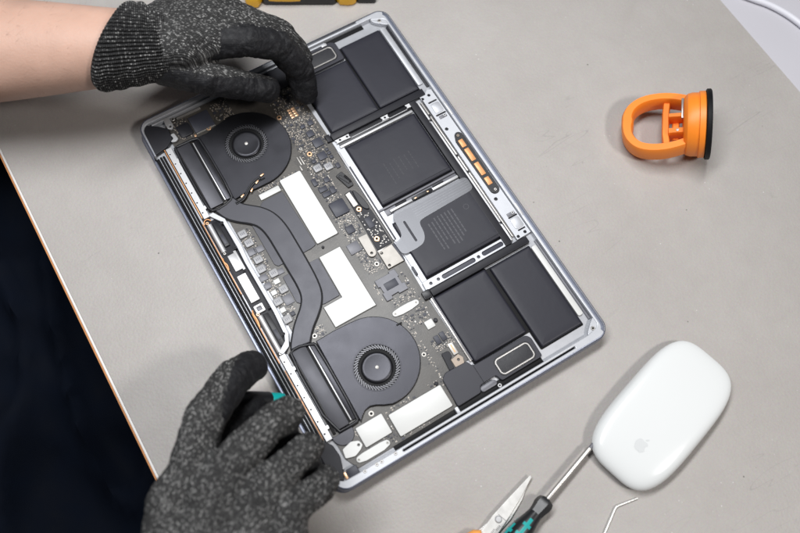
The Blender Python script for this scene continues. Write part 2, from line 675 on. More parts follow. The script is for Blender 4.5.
# ------------------------------------------------------------------ tables
tb = empty('work_table', (80, 0, 0))
tag(tb, 'grey work table with worn leathery top under the laptop and tools', 'table')


def at(o, p):
    """keep a part built in scene coordinates where it is under a moved parent"""
    o.parent = p
    o.matrix_parent_inverse = Matrix.Translation(p.location).inverted()
    return o


at(rbox('table_top', -199, 357, -750, 800, -22, 0, M_TABLE, None, 0, 0.5), tb)
at(rbox('edge_band', -200.7, -199.05, -750, 800, -22, -0.3, M_BAND, None, 0, 0.5), tb)
at(rbox('edge_core', -202.0, -200.75, -750, 800, -21, -1.0, M_CORE, None, 0, 0.6), tb)

wt = empty('pale_desk', (600, 0, 0))
tag(wt, 'pale lavender white desk beyond the far edge of the grey table', 'desk')
at(rbox('desk_top', 358.2, 1000, -750, 800, -24, -2.5, M_WHITE, None, 0, 1.2), wt)

cab = tube('white_cable', smooth_loop([(300, 150, 1.2), (352, 62, 2.4), (378.4, 23, 0), (391, 7, 0), (400, -17, 0), (404, -60, 0), (402, -160, 0)], 3, False),
           2.6, M_CABLE, None, 12)
for v in cab.data.vertices:
    v.co.z += 0.0002
tag(cab, 'white round cable lying on the pale desk in the upper right corner', 'cable')

# ------------------------------------------------------------------ laptop
L = empty('laptop', (0, 0, 0))
tag(L, 'opened silver grey laptop lying upside down with its batteries, fans and circuit board bare', 'laptop')

# lid and base
rbox('display_lid', -106.2, 106.2, -152.3, 152.6, 0.4, 5.2, M_ALU, L, 9, 1.4, 8)
rbox('base_floor', -103.5, 105.4, -151.4, 151.8, 5.6, 9.6, M_ALUIN, L, 8, 0.3, 8)


def arc(cx, cy, r, a0, a1, n=8):
    return [(cx + r * math.cos(math.radians(a0 + (a1 - a0) * i / n)), cy + r * math.sin(math.radians(a0 + (a1 - a0) * i / n))) for i in range(n + 1)]


outer = [(-104, -143)] + arc(-95, -143.3, 9, 180, 270) + arc(97.2, -143.3, 9, 270, 360) + arc(97.2, 144, 9, 0, 90) + arc(-95, 144, 9, 90, 180) + [(-104, 122)]
inner = [(-102.6, 122)] + arc(-96, 143, 6, 180, 90, 4) + [(92, 149), (91, 147.6)] + arc(98, 141, 3.6, 80, 0, 4) + [(101.2, 100), (101.2, -100)] + arc(98, -141.5, 3.6, 0, -80, 4) + [(91, -146.4), (-88, -146.4)] + arc(-96, -140, 6.2, 270, 180, 4) + [(-102.4, -143)]
rim = prism('base_rim', [outer + inner,
                         rrect(36, 80, 151.0, 152.0, 0.4), rrect(-56, 79, -149.5, -148.2, 0.4)],
            5.4, 14.0, M_ALUIN, L, 0.7)
# the outside wall is anodised: a skirt hugging the rim
sk_out = [(-104.6, -143)] + arc(-95, -143.3, 9.5, 180, 270, 10) + arc(97.2, -143.3, 9.5, 270, 360, 10) + arc(97.2, 144, 9.5, 0, 90, 10) + arc(-95, 144, 9.5, 90, 180, 10) + [(-104.6, 122)]


def skirt():
    """outer wall that rolls over the rim edge"""
    prof = [(0.6, 5.4), (0.75, 6.4), (0.7, 9.5), (0.4, 12.6), (0.1, 13.7), (-0.3, 14.08), (-0.9, 14.12), (-0.95, 13.5)]
    base = [(-104.1, -143)] + arc(-95, -143.3, 9.05, 180, 270, 10) + arc(97.2, -143.3, 9.05, 270, 360, 10) + arc(97.2, 144, 9.05, 0, 90, 10) + arc(-95, 144, 9.05, 90, 180, 10) + [(-104.1, 122)]
    bm = bmesh.new()
    k = len(base)
    rows = []
    for i, (x, y) in enumerate(base):
        a = Vector(base[max(i - 1, 0)])
        b_ = Vector(base[min(i + 1, k - 1)])
        t = (b_ - a).normalized()
        nrm = Vector((t.y, -t.x))
        wide = 3.6 if (x > 98 and abs(y) < 150) else 1.0      # the front edge has a broad sloping lip
        row = []
        for d, z in prof:
            dd = d * (wide if d < 0 else 1)
            row.append(bm.verts.new(((x + nrm.x * dd) * S, (y + nrm.y * dd) * S, z * S)))
        rows.append(row)
    for a, b_ in zip(rows, rows[1:]):
        for j in range(len(prof) - 1):
            bm.faces.new((a[j], b_[j], b_[j + 1], a[j + 1]))
    return from_bm('outer_wall', bm, M_ALU, L, 40)


skirt()
# dark channel under the slots and along the inner ledges
rbox('slot_channel', -57, 80, -150.0, -147.8, 9.6, 11.2, M_BLACK, L, 0, 0)
rbox('slot_channel', 35, 81, 150.4, 152.3, 9.6, 11.2, M_BLACK, L, 0, 0)
rbox('side_channel', -60, 56, -146.35, -141, 9.6, 10.4, M_BLACK, L, 0, 0.1)
rbox('cell_gap', 55, 61, 77, 127, 9.62, 10.6, M_BLACK, L, 0.3, 0.1)
rbox('cell_gap', 55, 62, -124, -71, 9.62, 10.6, M_BLACK, L, 0.3, 0.1)
rbox('side_channel', -30, 84, 145.8, 148.9, 9.6, 10.4, M_BLACK, L, 0, 0.1)
rbox('side_rail', -95, 50, 146.0, 147.6, 10.4, 13.4, M_ALUIN, L, 0.3, 0.3)
rbox('antenna_window', 101.6, 103.3, 44.2, 57.2, 13.0, 14.35, M_SILVER, L, 0.3, 0.15)
rbox('antenna_window', 101.6, 103.3, -50.3, -39.6, 13.0, 14.35, M_SILVER, L, 0.3, 0.15)

# corner plates with their screws
for sgn in (1, -1):
    o_ = prism('corner_plate', [smooth_loop([(91.8, sgn * 149.2), (97, sgn * 150.6), (102.5, sgn * 149.5), (103.8, sgn * 144), (102.8, sgn * 137.5), (100, sgn * 138.5), (91.4, sgn * 146)][::int(sgn)], 1)], 9.8, 13.4, M_ALUIN, L, 0.4)
    screw(97.2, sgn * 144.2, 13.4, 1.5, M_STEEL, L)

# hinge side: black bars, corner covers, copper trim
for x, z, w in ((-102.6, 9.6, 0.95), (-100.3, 10.4, 0.85), (-98.2, 10.2, 0.8)):
    tube('hinge_bar', [(x, -121, z), (x, 121, z)], w, M_BLACK, L, 8, flat=1.1)
rbox('hinge_trough', -103.8, -96.4, -122, 122, 5.3, 9.3, M_BLACK, L, 0, 0.2)
prism('hinge_cover', [rnd_c([(-103.4, 147), (-98, 149), (-90, 143), (-85.5, 138), (-86.5, 129), (-93, 125), (-103.4, 123)], 1)], 9.8, 13.3, M_FRAME, L, 0.5)
prism('hinge_cover', [rnd_c([(-103.6, -121), (-97.2, -117), (-93.2, -123), (-92.4, -131), (-95, -140), (-98, -146), (-103.4, -142)], 1)], 9.8, 13.3, M_FRAME, L, 0.5)
rbox('lid_edge_strip', -106.1, -104.3, -120, 121.5, 5.25, 8.6, M_ALU, L, 0.3, 0.5)
rbox('copper_trim', -95.75, -95.2, 62, 124.5, 9.7, 12.1, M_COPPER, L, 0, 0.1)
rbox('copper_trim', -97.5, -97.0, -2, 58, 9.7, 11.6, M_COPPER, L, 0, 0.1)
rbox('copper_trim', -97.7, -97.2, -58, -18, 9.7, 11.6, M_COPPER, L, 0, 0.1)
rbox('copper_trim', -97.0, -96.5, -117, -64, 9.7, 12.0, M_COPPER, L, 0, 0.1)


def strip_with_tabs(y0, y1, x0, x1):
    out = [(x0, y0), (x1, y0)]
    for yt in (y0 + 8, y1 - 12):
        out += [(x1, yt - 1.4), (x1 + 1.6, yt - 1.2), (x1 + 1.6, yt + 1.2), (x1, yt + 1.4)]
    out += [(x1, y1), (x0, y1)]
    holes = [circ((x0 + x1) / 2 - 0.9, y0 + 5 + i * (y1 - y0 - 10) / 6, 0.55, 8) for i in range(7)]
    return prism('vent_strip', [out] + holes, 11.2, 12.6, M_SILVER, L, 0.15)


strip_with_tabs(60.5, 124, -94.6, -90.4)
strip_with_tabs(-119, -54, -95.6, -91.2)
rbox('strip_backing', -96.2, -90.8, -119, 124, 9.6, 10.6, M_FRAME, L, 0, 0.1)

# port bracket: the bent silver rail and the things it holds
rail = [(-91, 61.5), (-87.0, 62.2), (-81.8, 53.5), (-80.9, 30), (-82, 16), (-81.4, -26), (-82.6, -43), (-86.5, -51), (-92.5, -54), (-94.5, -51.5), (-87.2, -46.5), (-85.4, -42), (-84.3, -25), (-84.8, 17), (-84.2, 30), (-84.5, 52), (-88, 57)]
prism('port_rail', [rail], 10.2, 12.8, M_ALUIN, L, 0.3)
for x, y in ((-85.0, 51.7), (-85.4, 30.2), (-85.4, -20.0), (-85.6, -41.7)):
    screw(x, y, 12.6, 1.15, M_FRAME, L)
rbox('rail_backing', -96.5, -84.4, -54, 58, 9.6, 10.2, M_FRAME, L, 0, 0.05)


def port(y0, y1):
    p = empty('usb_port', (0, 0, 0), parent=L)
    tube('port_shell', [(-93.6, y0 + 1.8, 11.4), (-93.6, y1 - 1.8, 11.4)], 1.75, M_SILVER, p, 12, flat=0.75)
    rbox('port_gasket', -91.2, -87.6, y0 + 5, y1 - 2, 10.2, 11.9, M_GASKET, p, 0.5, 0.3)
    rbox('port_clip', -90.6, -88.4, (y0 + y1) / 2 - 7, (y0 + y1) / 2 + 1, 11.9, 12.25, M_CHIP, p, 0.3, 0.1)
    screw(-93.8, y0 + 0.6, 11.6, 1.0, M_STEEL, p)
    screw(-94.2, y1 - 0.2, 11.6, 1.2, M_GOLD, p)
    return p


port(29.5, 57)
port(-53, -20.5)
rbox('port_plate', -93.2, -87.2, 14.3, 27.6, 10.2, 12.1, M_SILVER, L, 0.5, 0.3)
prism('port_plate', [rrect(-94.4, -87.8, -11.4, 10.6, 0.5)], 10.2, 12.2, M_SILVER, L, 0.25)
sq = prism('jack_frame', [rrect(-94.6, -88, -20.4, -14.3, 0.7), rrect(-93, -89.7, -18.9, -15.8, 0.5)], 10.2, 12.3, M_SILVER, L, 0.2)
rbox('jack_core', -92.9, -89.8, -18.8, -15.9, 10.2, 11.8, M_CHIPG, L, 0.3, 0.2)
rbox('clip', -88.2, -86.2, 13.0, 29, 10.2, 12.0, M_SILVER, L, 0.4, 0.3)
screw(-91.2, 28.6, 11.6, 0.9, M_FRAME, L)
screw(-88, 12.2, 11.6, 0.9, M_FRAME, L)
tube('copper_spring', smooth_loop([(-96.4, 57, 11), (-95.6, 59.4, 11.6), (-92.6, 60, 11.6), (-91, 57.6, 11.4)], 2, False), 0.4, M_COPPER, L, 6)
tube('copper_spring', smooth_loop([(-96.2, -16, 11), (-97, -19, 11.4), (-96.3, -24, 11.2), (-97.2, -29, 11.2)], 2, False), 0.55, M_COPPER, L, 6)
tube('copper_spring', smooth_loop([(-96.6, 28, 11), (-97.2, 25, 11.4), (-95.8, 22, 11.2), (-96.8, 18, 11.2)], 2, False), 0.5, M_COPPER, L, 6)

# ---------------------------------------------------------------- circuit board
pcb_out = [(-84, 146), (-20, 145), (12, 140), (13.8, 72), (12.4, 48), (12.9, -20), (11.8, -62), (12.6, -119), (-8, -122), (-11, -142.8), (-86, -143.4), (-90.5, -134), (-90, -54), (-80, -46), (-80, 56), (-88, 62), (-88, 140)]
prism('circuit_board', [pcb_out], 9.65, 10.9, M_PCB, L, 0.1)
ZB = 10.9

occ = []   # footprints already taken on the board


def chip(x, y, w, h, z, m=None, r=0.4, name='chip', bev=0.25):
    occ.append((x - w / 2, x + w / 2, y - h / 2, y + h / 2))
    return rbox(name, x - w / 2, x + w / 2, y - h / 2, y + h / 2, ZB, z, m or M_CHIP, L, r, bev)


def block(x0, x1, y0, y1):
    occ.append((x0, x1, y0, y1))


# large shields, each on a dark solder fence
def fence(x0, x1, y0, y1):
    rbox('shield_fence', x0 - 0.35, x1 + 0.35, y0 - 0.35, y1 + 0.35, ZB, 11.35, M_FENCE, L, 0.5, 0.1)


fence(-34.8, -18, 4.3, 61.1); fence(-53, -37.1, 53.8, 58.4); fence(-52.7, -12.8, -140.3, -124.2); fence(-75.4, -55.9, -135, -120.8)
block(-35, -17.8, 4, 61.2)
prism('shield_plate', [rrect(-34.8, -18, 4.3, 61.1, 1.0)], ZB, 12.1, M_SHIELD, L, 0.25)
block(-53, -37, 53.6, 58.5)
rbox('shield_plate', -53, -37.1, 53.8, 58.4, ZB, 11.9, M_SHIELD, L, 0.4, 0.2)
block(-53.4, -21.6, -55.2, -38); block(-38.4, -21.6, -39, -4.8)
prism('shield_fence', [[(-38.8, -4.8), (-21.6, -4.8), (-21.2, -55.5), (-53.6, -55.5), (-53.8, -38.4), (-39.2, -38.2)]], ZB, 11.35, M_FENCE, L, 0.1)
prism('shield_plate', [[(-38.4, -5.2), (-22, -5.2), (-21.6, -55.1), (-53.2, -55.1), (-53.4, -38.8), (-38.9, -38.6)]], ZB, 12.1, M_SHIELD, L, 0.25)
block(-53, -12.6, -140.4, -124)
rbox('storage_shield', -52.7, -12.8, -140.3, -124.2, ZB, 12.3, M_SHIELD, L, 0.9, 0.3)
block(-75.6, -55.6, -135.2, -120.6)
rbox('shield_plate', -75.4, -55.9, -135, -120.8, ZB, 12.0, M_SHIELD, L, 0.7, 0.25)
block(-90, -76, -136, -127)
prism('cover_plate', [rnd_c([(-89.2, -128.3), (-82, -126.6), (-77.2, -128.6), (-76.3, -132.2), (-79, -134.3), (-84, -136.2), (-90.2, -134.4)], 1), circ(-78.7, -131.0, 0.9, 10)], ZB, 12.2, M_SHIELD, L, 0.25)
block(-85, -60, -142, -136.6)
prism('connector_cover', [arc(-82.6, -139.2, 2.2, 90, 270, 6) + [(-79, -142.2), (-66, -142.2)] + arc(-62.6, -139.2, 2.2, -90, 90, 6) + [(-66, -136.6), (-79, -136.6)]], ZB, 11.9, M_SHIELD, L, 0.25)
screw(-83.2, -139.2, 11.9, 0.9, M_TIN, L); screw(-62, -139.2, 11.9, 0.9, M_TIN, L)
block(-16, 5.5, -70.5, -64)
prism('connector_cover', [arc(-13.4, -67.2, 2.1, 90, 270, 6) + [(-9, -70.0), (-2, -70.0)] + arc(3, -67.2, 2.1, -90, 90, 6) + [(-2, -64.6), (-9, -64.6)]], ZB, 11.9, M_SHIELD, L, 0.25)
screw(-13.4, -67.2, 11.8, 0.8, M_TIN, L); screw(3, -67.2, 11.8, 0.8, M_TIN, L)

# heat spreader plates under the pipe
block(-68, -35, 3, 53); block(-68, -38, -37, -4)
prism('heat_spreader', [rnd_c([(-67.8, 40.5), (-52.8, 52.6), (-36.8, 52.8), (-35.6, 4.6), (-40, 3.6), (-66, 3.4), (-67.8, 6)], 1)], ZB, 11.7, M_PIPE, L, 0.2)
prism('heat_spreader', [rnd_c([(-67.2, -5), (-39.2, -5), (-39.4, -36.4), (-52, -36.6), (-64, -30), (-67.6, -26)], 1)], ZB, 11.7, M_PIPE, L, 0.2)

# heat pipe, mirrored sweep between the two fin stacks
pl = [(-85.0, 62.5), (-81.6, 53.6), (-75.2, 46.9), (-68.4, 41.8), (-63.8, 36.4), (-61.8, 27.4), (-61.6, 13.5), (-61.6, -2.7), (-61.4, -16.5), (-62.6, -25.1), (-67.2, -31.5), (-73.2, -36.6), (-78.6, -42.2), (-84.6, -50.2), (-86.5, -54)]
pr = [(-69.8, 66), (-66.8, 58.2), (-61.5, 53.6), (-55.0, 48.2), (-49.5, 39.9), (-46.8, 28.5), (-46.7, 11.9), (-46.8, -4.5), (-47.4, -18.6), (-49.1, -28.6), (-53.2, -35.8), (-59.5, -42.0), (-66.6, -47.6), (-73.2, -55.5)]
pl2 = smooth_loop(pl, 2, False)
pr2 = smooth_loop(pr, 2, False)
prism('heat_pipe', [pl2 + pr2[::-1]], 11.3, 13.0, M_PIPE, L, 0.55)


def offset_line(pts, d):
    out = []
    for i, p in enumerate(pts):
        a = Vector(pts[max(i - 1, 0)][:2]); b_ = Vector(pts[min(i + 1, len(pts) - 1)][:2])
        t = (b_ - a).normalized()
        out.append((p[0] + t.y * d, p[1] - t.x * d))
    return out


prism('pipe_tape', [offset_line(pl2, 0.75) + offset_line(pr2, -0.75)[::-1]], 11.75, 12.15, M_BLACK, L, 0.1)
for y0, y1, x0, x1 in ((60, 64, -87, -69), (-56, -50, -88, -72)):
    block(x0, x1, y0, y1)
for a_ in range(len(pl) - 1):
    xs = [pl[a_][0], pl[a_ + 1][0], pr[min(a_, 13)][0], pr[min(a_ + 1, 13)][0]]
    ys = [pl[a_][1], pl[a_ + 1][1], pr[min(a_, 13)][1], pr[min(a_ + 1, 13)][1]]
    block(min(xs), max(xs), min(ys), max(ys))


# fans
def fan(cx, cy, hub, outline, zt, plate_x0):
    f = empty('fan', (0, 0, 0), parent=L)
    prism('fan_housing', [outline, circ(hub[0], hub[1], 15.6, 48)], 10.9, zt, M_FAN, f, 0.55)
    prism('fan_lip', [circ(hub[0], hub[1], 16.3, 48), circ(hub[0], hub[1], 15.5, 48)], zt - 0.4, zt + 0.18, M_FAN, f, 0.1)
    lathe('fan_floor', [(15.6, 0), (15.6, 0.4), (0, 0.4)], (hub[0], hub[1], 10.95), M_BLACK, f, 40)
    bm = bmesh.new()
    for i in range(46):
        a = 2 * PI * i / 46
        r0, r1 = 12.9, 15.4
        da = 0.2
        pts = []
        for r, aa in ((r0, a), (r1, a + da)):
            pts.append(Vector((hub[0] + r * math.cos(aa), hub[1] + r * math.sin(aa), 0)))
        t = (pts[1] - pts[0]).normalized()
        nr = Vector((-t.y, t.x, 0)) * 0.38
        vs = []
        for z in (11.4, zt - 0.45):
            for p, sg in ((pts[0], 1), (pts[1], 1), (pts[1], -1), (pts[0], -1)):
                q = p + nr * sg
                vs.append(bm.verts.new((q.x * S, q.y * S, z * S)))
        for fi in ((0, 1, 2, 3), (4, 5, 6, 7), (0, 1, 5, 4), (1, 2, 6, 5), (2, 3, 7, 6), (3, 0, 4, 7)):
            bm.faces.new([vs[k] for k in fi])
    o = from_bm('fan_blades', bm, M_BLADE, f, 0)
    o['kind'] = 'stuff'
    lathe('fan_hub', [(10.9, 0), (10.6, 0.9), (9.8, 1.45), (9.0, 1.6), (8.3, 1.5), (0.01, 1.55)], (hub[0], hub[1], 11.35), M_FAN, f, 40)
    lathe('fan_pin', [(1.25, 0), (1.2, 0.25), (0.8, 0.4), (0, 0.42)], (hub[0], hub[1], 12.85), M_TIN, f, 16)
    return f


block(-69, -12, 63, 126); block(-70, -12, -120, -56.5)
lo = [(-69.4, -57.0), (-55.2, -56.6), (-44, -57.2)] + arc(-42.7, -88.6, 31.2, 88, -97, 28)[1:] + [(-52.0, -117.2), (-56, -114.8), (-60.1, -113.4), (-64.1, -113.9), (-67.6, -116.6), (-70.2, -119.2)]
fan(-42.7, -88.6, (-43, -93.1), lo, 13.0, 0)
up = [(-69.4, 63.2), (-70, 121.5), (-62, 121.5), (-54, 123.5)] + arc(-42.2, 94.4, 31.2, 97, -88, 28)[1:] + [(-52, 63.4), (-60, 64.2)]
fan(-42.2, 94.4, (-41.6, 99.4), up, 13.0, 0)
rbox('fan_clip', -17.2, -13.0, -75.6, -74.4, 13.0, 13.3, M_BLACK, L, 0.3, 0.1).rotation_euler = (0, 0, 0)


# fin stacks with their rubber gaskets
def fin_stack(y0, y1, flip):
    h = empty('fin_stack', (0, 0, 0), parent=L)
    rbox('fin_cover', -87.2, -77.0, y0, y1, 10.9, 12.7, M_PIPE, h, 0.8, 0.4)
    rbox('fin_gap', -77.4, -75.2, y0 + 1, y1 - 1, 10.9, 11.5, M_BLACK, h, 0, 0.1)
    rbox('fin_row', -75.4, -74.6, y0 + 1.5, y1 - 2, 10.95, 12.6, M_SILVER, h, 0, 0.15)
    rbox('exhaust_plate', -74.4, -70.6, y0 + 1, y1 - 1, 10.95, 12.4, M_FAN, h, 0.3, 0.3)
    if flip:
        path = [(-89.2, y1 + 0.6), (-84.5, y1 + 0.6), (-71, y1 + 0.6), (-69.2, y1 - 3), (-69.0, y0 + 2), (-72.6, y0 - 1.5), (-85.5, y0 - 3.2), (-89.0, y0 + 2)]
    else:
        path = [(-89.4, y1 - 1), (-83.5, y1 + 1.8), (-72, y1 - 1.8), (-70.3, y1 - 4), (-70.6, y0), (-72.6, y0 - 1.4), (-89.2, y0 - 1.6)]
    tube('gasket', [(x, y, 12.5) for x, y in smooth_loop(path, 1)], 1.15, M_GASKET, h, 8, True, 0.9, PI / 8)
    rbox('gasket_wall', -89.6, -87.6, y0 - 1, y1, 10.9, 12.2, M_BLACK, h, 0.3, 0.2)
    return h


fin_stack(-116.2, -55.6, False)
fin_stack(65.2, 121.2, True)
block(-91, -69, -121, -50); block(-91, -69, 60, 125)
prism('gasket_tail', [arc(-84, -119.8, 7.4, 180, 360, 12) + [(-76.6, -118.6), (-91.4, -118.6)]], ZB, 12.0, M_PIPE, L, 0.3)

# inductors, chips, rings
for x, y in ((-76.5, 37.1), (-75.6, 29.0), (-75.7, 14.7), (-77.2, 7.4), (-71.2, 0.4), (-70.8, -13.2), (-78.2, -19.3), (-78.6, -33.6), (-6.0, 56.2), (1.6, 53.6)):
    o = chip(x, y, 6.0, 5.6, 12.5, M_IND, 0.9, 'inductor', 0.35)
    bm = bmesh.new()
    for q in range(3):
        add_rrect(bm, x - 1.6 + q * 1.2, x - 0.9 + q * 1.2, y - 1.0, y + 1.0, 12.48, 12.53, 0.1, 0)
    k = from_bm('printed_mark', bm, M_CHIPG, o, 0)
for x, y, w, h in ((-77.1, 22.1, 5.4, 5), (-71.0, 21.4, 5.2, 4.6), (-83.0 + 4.2, 1.0, 5.6, 4.6), (-78.9, -5.6, 4.6, 4.4), (-65.2 - 1.4, -0.6, 5, 4), (-71.4, -21.4, 6.4, 7.2), (-74.5, 22, 1.2, 4), (-73.8, 8, 0.9, 3)):
    chip(x, y, w, h, 11.6, M_CHIPG, 0.3, 'flat_chip', 0.15)
for x, y, w, h in ((-72.1, -5.9, 4.4, 3.6), (-77.6, -12.2, 4.0, 3.6), (-78.2, -26.2, 4.0, 3.6)):
    chip(x, y, w, h, 11.9, M_SHIELD, 0.3, 'capacitor', 0.3)
for x, y, w, h in ((-73.5, -31.8, 3, 3), (1.8, 63.6, 6.4, 6.2), (4.3, 74.8, 7.2, 7), (-4.8, 45.0, 4, 4.2), (-10.7, 39.6, 6.2, 3.9), (-10.3, 34.9, 6.2, 3.9), (-13.4, 47.4, 3.4, 6), (-4.8, 35.8, 4, 5.6),
                   (7.4, 66.5, 2.4, 2.2), (7.5, 63.2, 2.6, 2.2), (7.4, 59.6, 2.6, 2.6), (8.0, 51.2, 3, 4.2), (-5.6, 62.5, 3, 2.8), (-3.6, 58.9, 2.8, 2.2), (3, 84, 5, 5), (7.5, 92, 4, 4), (1, 92, 3.5, 3),
                   (1.9, -97.2, 3.6, 6.2), (6.4, -96.8, 3.6, 6.2)):
    chip(x, y, w, h, 11.9, M_CHIP, 0.3, 'chip', 0.2)
chip(-7.9, 21.0, 11.4, 12.2, 12.4, M_CHIP, 1.3, 'processor_chip', 0.5)
chip(-9.2, 2.6, 6.0, 6.0, 11.9, M_CHIP, 0.3)
chip(-13.8, -11.0, 8.6, 8.2, 11.8, M_CHIPG, 0.3)
chip(3.1, -85.2, 6, 6, 12.0, M_SHIELD, 0.5, 'white_chip')
lathe('standoff', [(1.5, 0), (1.5, 1.0), (1.1, 1.3), (0, 1.3)], (8.0, -84.8, ZB), M_FRAME, L, 14)
lathe('standoff', [(1.4, 0), (1.4, 1.0), (1.0, 1.3), (0, 1.3)], (-14.6, -122.2, ZB), M_FRAME, L, 14)
lathe('standoff', [(1.0, 0), (1.0, 1.0), (0.8, 1.3), (0, 1.3)], (-32.4, 0.4, ZB), M_FRAME, L, 14)
# notched chip carrier
block(-14.5, 4, -57, -39)
cc = prism('chip_carrier', [[(-14.0, -39.8), (-2.4, -39.8), (-2.4, -38.6), (2.4, -38.6), (2.8, -44.6), (1.8, -44.8), (1.9, -50.4), (3.8, -50.6), (3.6, -56.0), (-3.4, -56), (-3.6, -54.6), (-8.8, -54.8), (-9.0, -57), (-13.8, -56.8), (-13.9, -50.6), (-12.6, -50.4), (-12.7, -45.6), (-14.1, -45.4)]], ZB, 12.2, M_CHIPG, L, 0.3)
rbox('carrier_die', -9.9, -0.5, -50.4, -44.8, 12.2, 12.45, M_CHIP, cc, 0.2, 0.1)
# connector module along the board edge
block(-1, 13, -22, 30)
md = prism('interposer_module', [[(0.8, 28.6), (6.4, 29.2), (11.4, 8), (11.6, -20.8), (-0.6, -20.8), (0.2, 5)]], ZB, 11.5, M_FRAME, L, 0.15)
prism('module_socket', [[(0.9, 27.6), (4.6, 28.2), (5.2, 16.4), (1.4, 16.0)]], 11.5, 12.2, M_TIN, md, 0.2)
prism('flex_clip', [smooth_loop([(6.2, 28.4), (9.0, 27), (11.8, 11), (9.2, 8.8), (5.8, 14.2)], 2)], 11.5, 12.8, M_GASKET, md, 0.4)
screw(3.8, 13.0, 11.5, 2.0, M_GOLD, md); screw(3.4, -13.1, 11.5, 2.1, M_GOLD, md)
rr_ = random.Random(5)
bm = bmesh.new()
for _ in range(110):
    y = rr_.uniform(-19.5, 12)
    x = rr_.uniform(1.0, 10.2)
    if (3.0 < x < 7.8 and -4.5 < y < 5.2) or math.hypot(x - 3.8, y - 13) < 2.8 or math.hypot(x - 3.4, y + 13.1) < 2.9 or (y > 7 and x > 5):
        continue
    w, h = rr_.choice(((0.7, 0.4), (0.4, 0.7), (1.1, 0.6), (0.6, 1.1)))
    add_rrect(bm, x - w / 2, x + w / 2, y - h / 2, y + h / 2, 11.45, 11.8, 0, 0)
o = from_bm('tiny_capacitors', bm, M_TIN, md, 0)
o['kind'] = 'stuff'
rbox('module_chip', 3.2, 7.6, -4, 4.6, 11.5, 11.9, M_CHIP, md, 0.2, 0.1)
# brackets
block(-8.2, 0, -24, -5); block(-1.6, 12.6, -37.6, -21.6)
b1 = prism('steel_bracket', [[(-7.9, -6.0), (-0.9, -6.4), (-1.6, -20)] + arc(-4.9, -20.6, 3.2, 0, -180, 8) + [(-8.1, -18)], circ(-5.2, -20.8, 0.95, 10)], 11.4, 12.5, M_BRACK, L, 0.25)
b2 = prism('steel_bracket', [smooth_loop([(-1.2, -22.4), (10.3, -22.0), (11.6, -37.0), (-1.2, -37.0)], 0), circ(0.7, -24.4, 0.95, 10), circ(0.9, -35.0, 0.95, 10)], 11.4, 12.6, M_BRACK, L, 0.3)
rbox('bracket_edge', 10.6, 12.6, -36.8, -22.2, 11.2, 12.3, M_CHIP, L, 0.3, 0.2)
rbox('flex_tail', -0.8, 6, -24, -21.4, 11.3, 11.8, M_STEEL, L, 0.2, 0.1)
for x, y, r, m_ in ((-5.4, 69.6, 2.0, M_GOLD), (-6.0, -29.3, 1.9, M_TIN), (-11.3, -101.2, 1.7, M_TIN), (-68.3, -53.0, 1.9, M_TIN), (-61.6, -117.6, 2.0, M_TIN), (-59.5, 125.6, 1.9, M_GOLD), (-10.4, 107.6, 1.9, M_GOLD), (-9, 76.5, 1.2, M_TIN)):
    screw(x, y, ZB, r, m_, L, 'mounting_ring')
    block(x - r, x + r, y - r, y + r)
# black latch and tan bracket near the lower speaker
block(-3, 12.5, -122, -105)
prism('ribbon_latch', [rnd_c([(-1.2, -106.8), (4.2, -107.4), (4.4, -111.8), (2.0, -113), (1.6, -119.4), (-2.4, -119.4), (-1.6, -112)], 1)], ZB, 12.4, M_FRAME, L, 0.3)
prism('tan_bracket', [[(2.4, -113.6), (8.6, -112.6), (10.4, -116), (8.8, -120.4), (2.4, -120.2)], circ(6.8, -116, 1.0, 10)], 11.2, 12.0, M_TAN, L, 0.2)
rbox('ribbon_socket', 5.8, 9.4, -112, -103.4, ZB, 12.1, M_TIN, L, 0.3, 0.2)
rbox('socket_contact', 7.2, 8.0, -110.6, -104.6, 12.1, 12.25, M_COPPER, L, 0, 0)
# top end: display connector chip, copper pads
block(-71, -52, 124, 142)
tcp = rbox('shielded_chip', -69.6, -53.9, 126, 140.2, ZB, 12.0, M_CHIP, L, 0.5, 0.3)
bm = bmesh.new()
for i in range(16):
    add_rrect(bm, -69 + i * 0.95, -68.5 + i * 0.95, 125.0, 126.2, ZB, 11.3, 0, 0)
from_bm('chip_pins', bm, M_TIN, tcp, 0)
pads = []
block(-4, 4, 101, 111)
pad_me = None
for i in range(2):
    for j in range(4):
        x, y = -2.6 + i * 3.2, 102.2 + j * 2.2
        o = rbox('copper_pad', x, x + 2.6, y, y + 1.7, ZB, 11.4, M_GOLD, L, 0.2, 0.1)
prism('hinge_bracket', [rnd_c([(-85.8, 147), (-81.2, 147.2), (-81.0, 138.6), (-83.4, 136.4), (-86.0, 138.4)], 1), circ(-83.4, 139.4, 0.9, 10)], 11.6, 13.5, M_SILVER, L, 0.3)
prism('hinge_bracket', [rnd_c([(-86.4, 133.2), (-83.4, 133.2), (-82.6, 127.2), (-85.2, 126.0), (-88.6, 127.6), (-85.6, 129.4)], 1)], 11.6, 13.4, M_SILVER, L, 0.3)
screw(-79.2, 144.4, 12.4, 1.6, M_STEEL, L)
rbox('shield_rail', -76.7, -57.5, 143.2, 144.4, ZB, 12.6, M_STEEL, L, 0.2, 0.2)
for x, y in ((-71.5, 136), (-72, 131.5), (-73.5, 128), (-70.6, 124.6), (-76, 130)):
    chip(x, y, 1.6, 1.8, 11.6, M_GOLD, 0.2, 'contact', 0.15)
rbox('hinge_cover_inner', -80.4, -70.4, 126.8, 137.6, 9.9, 12.2, M_FRAME, L, 2, 0.4)
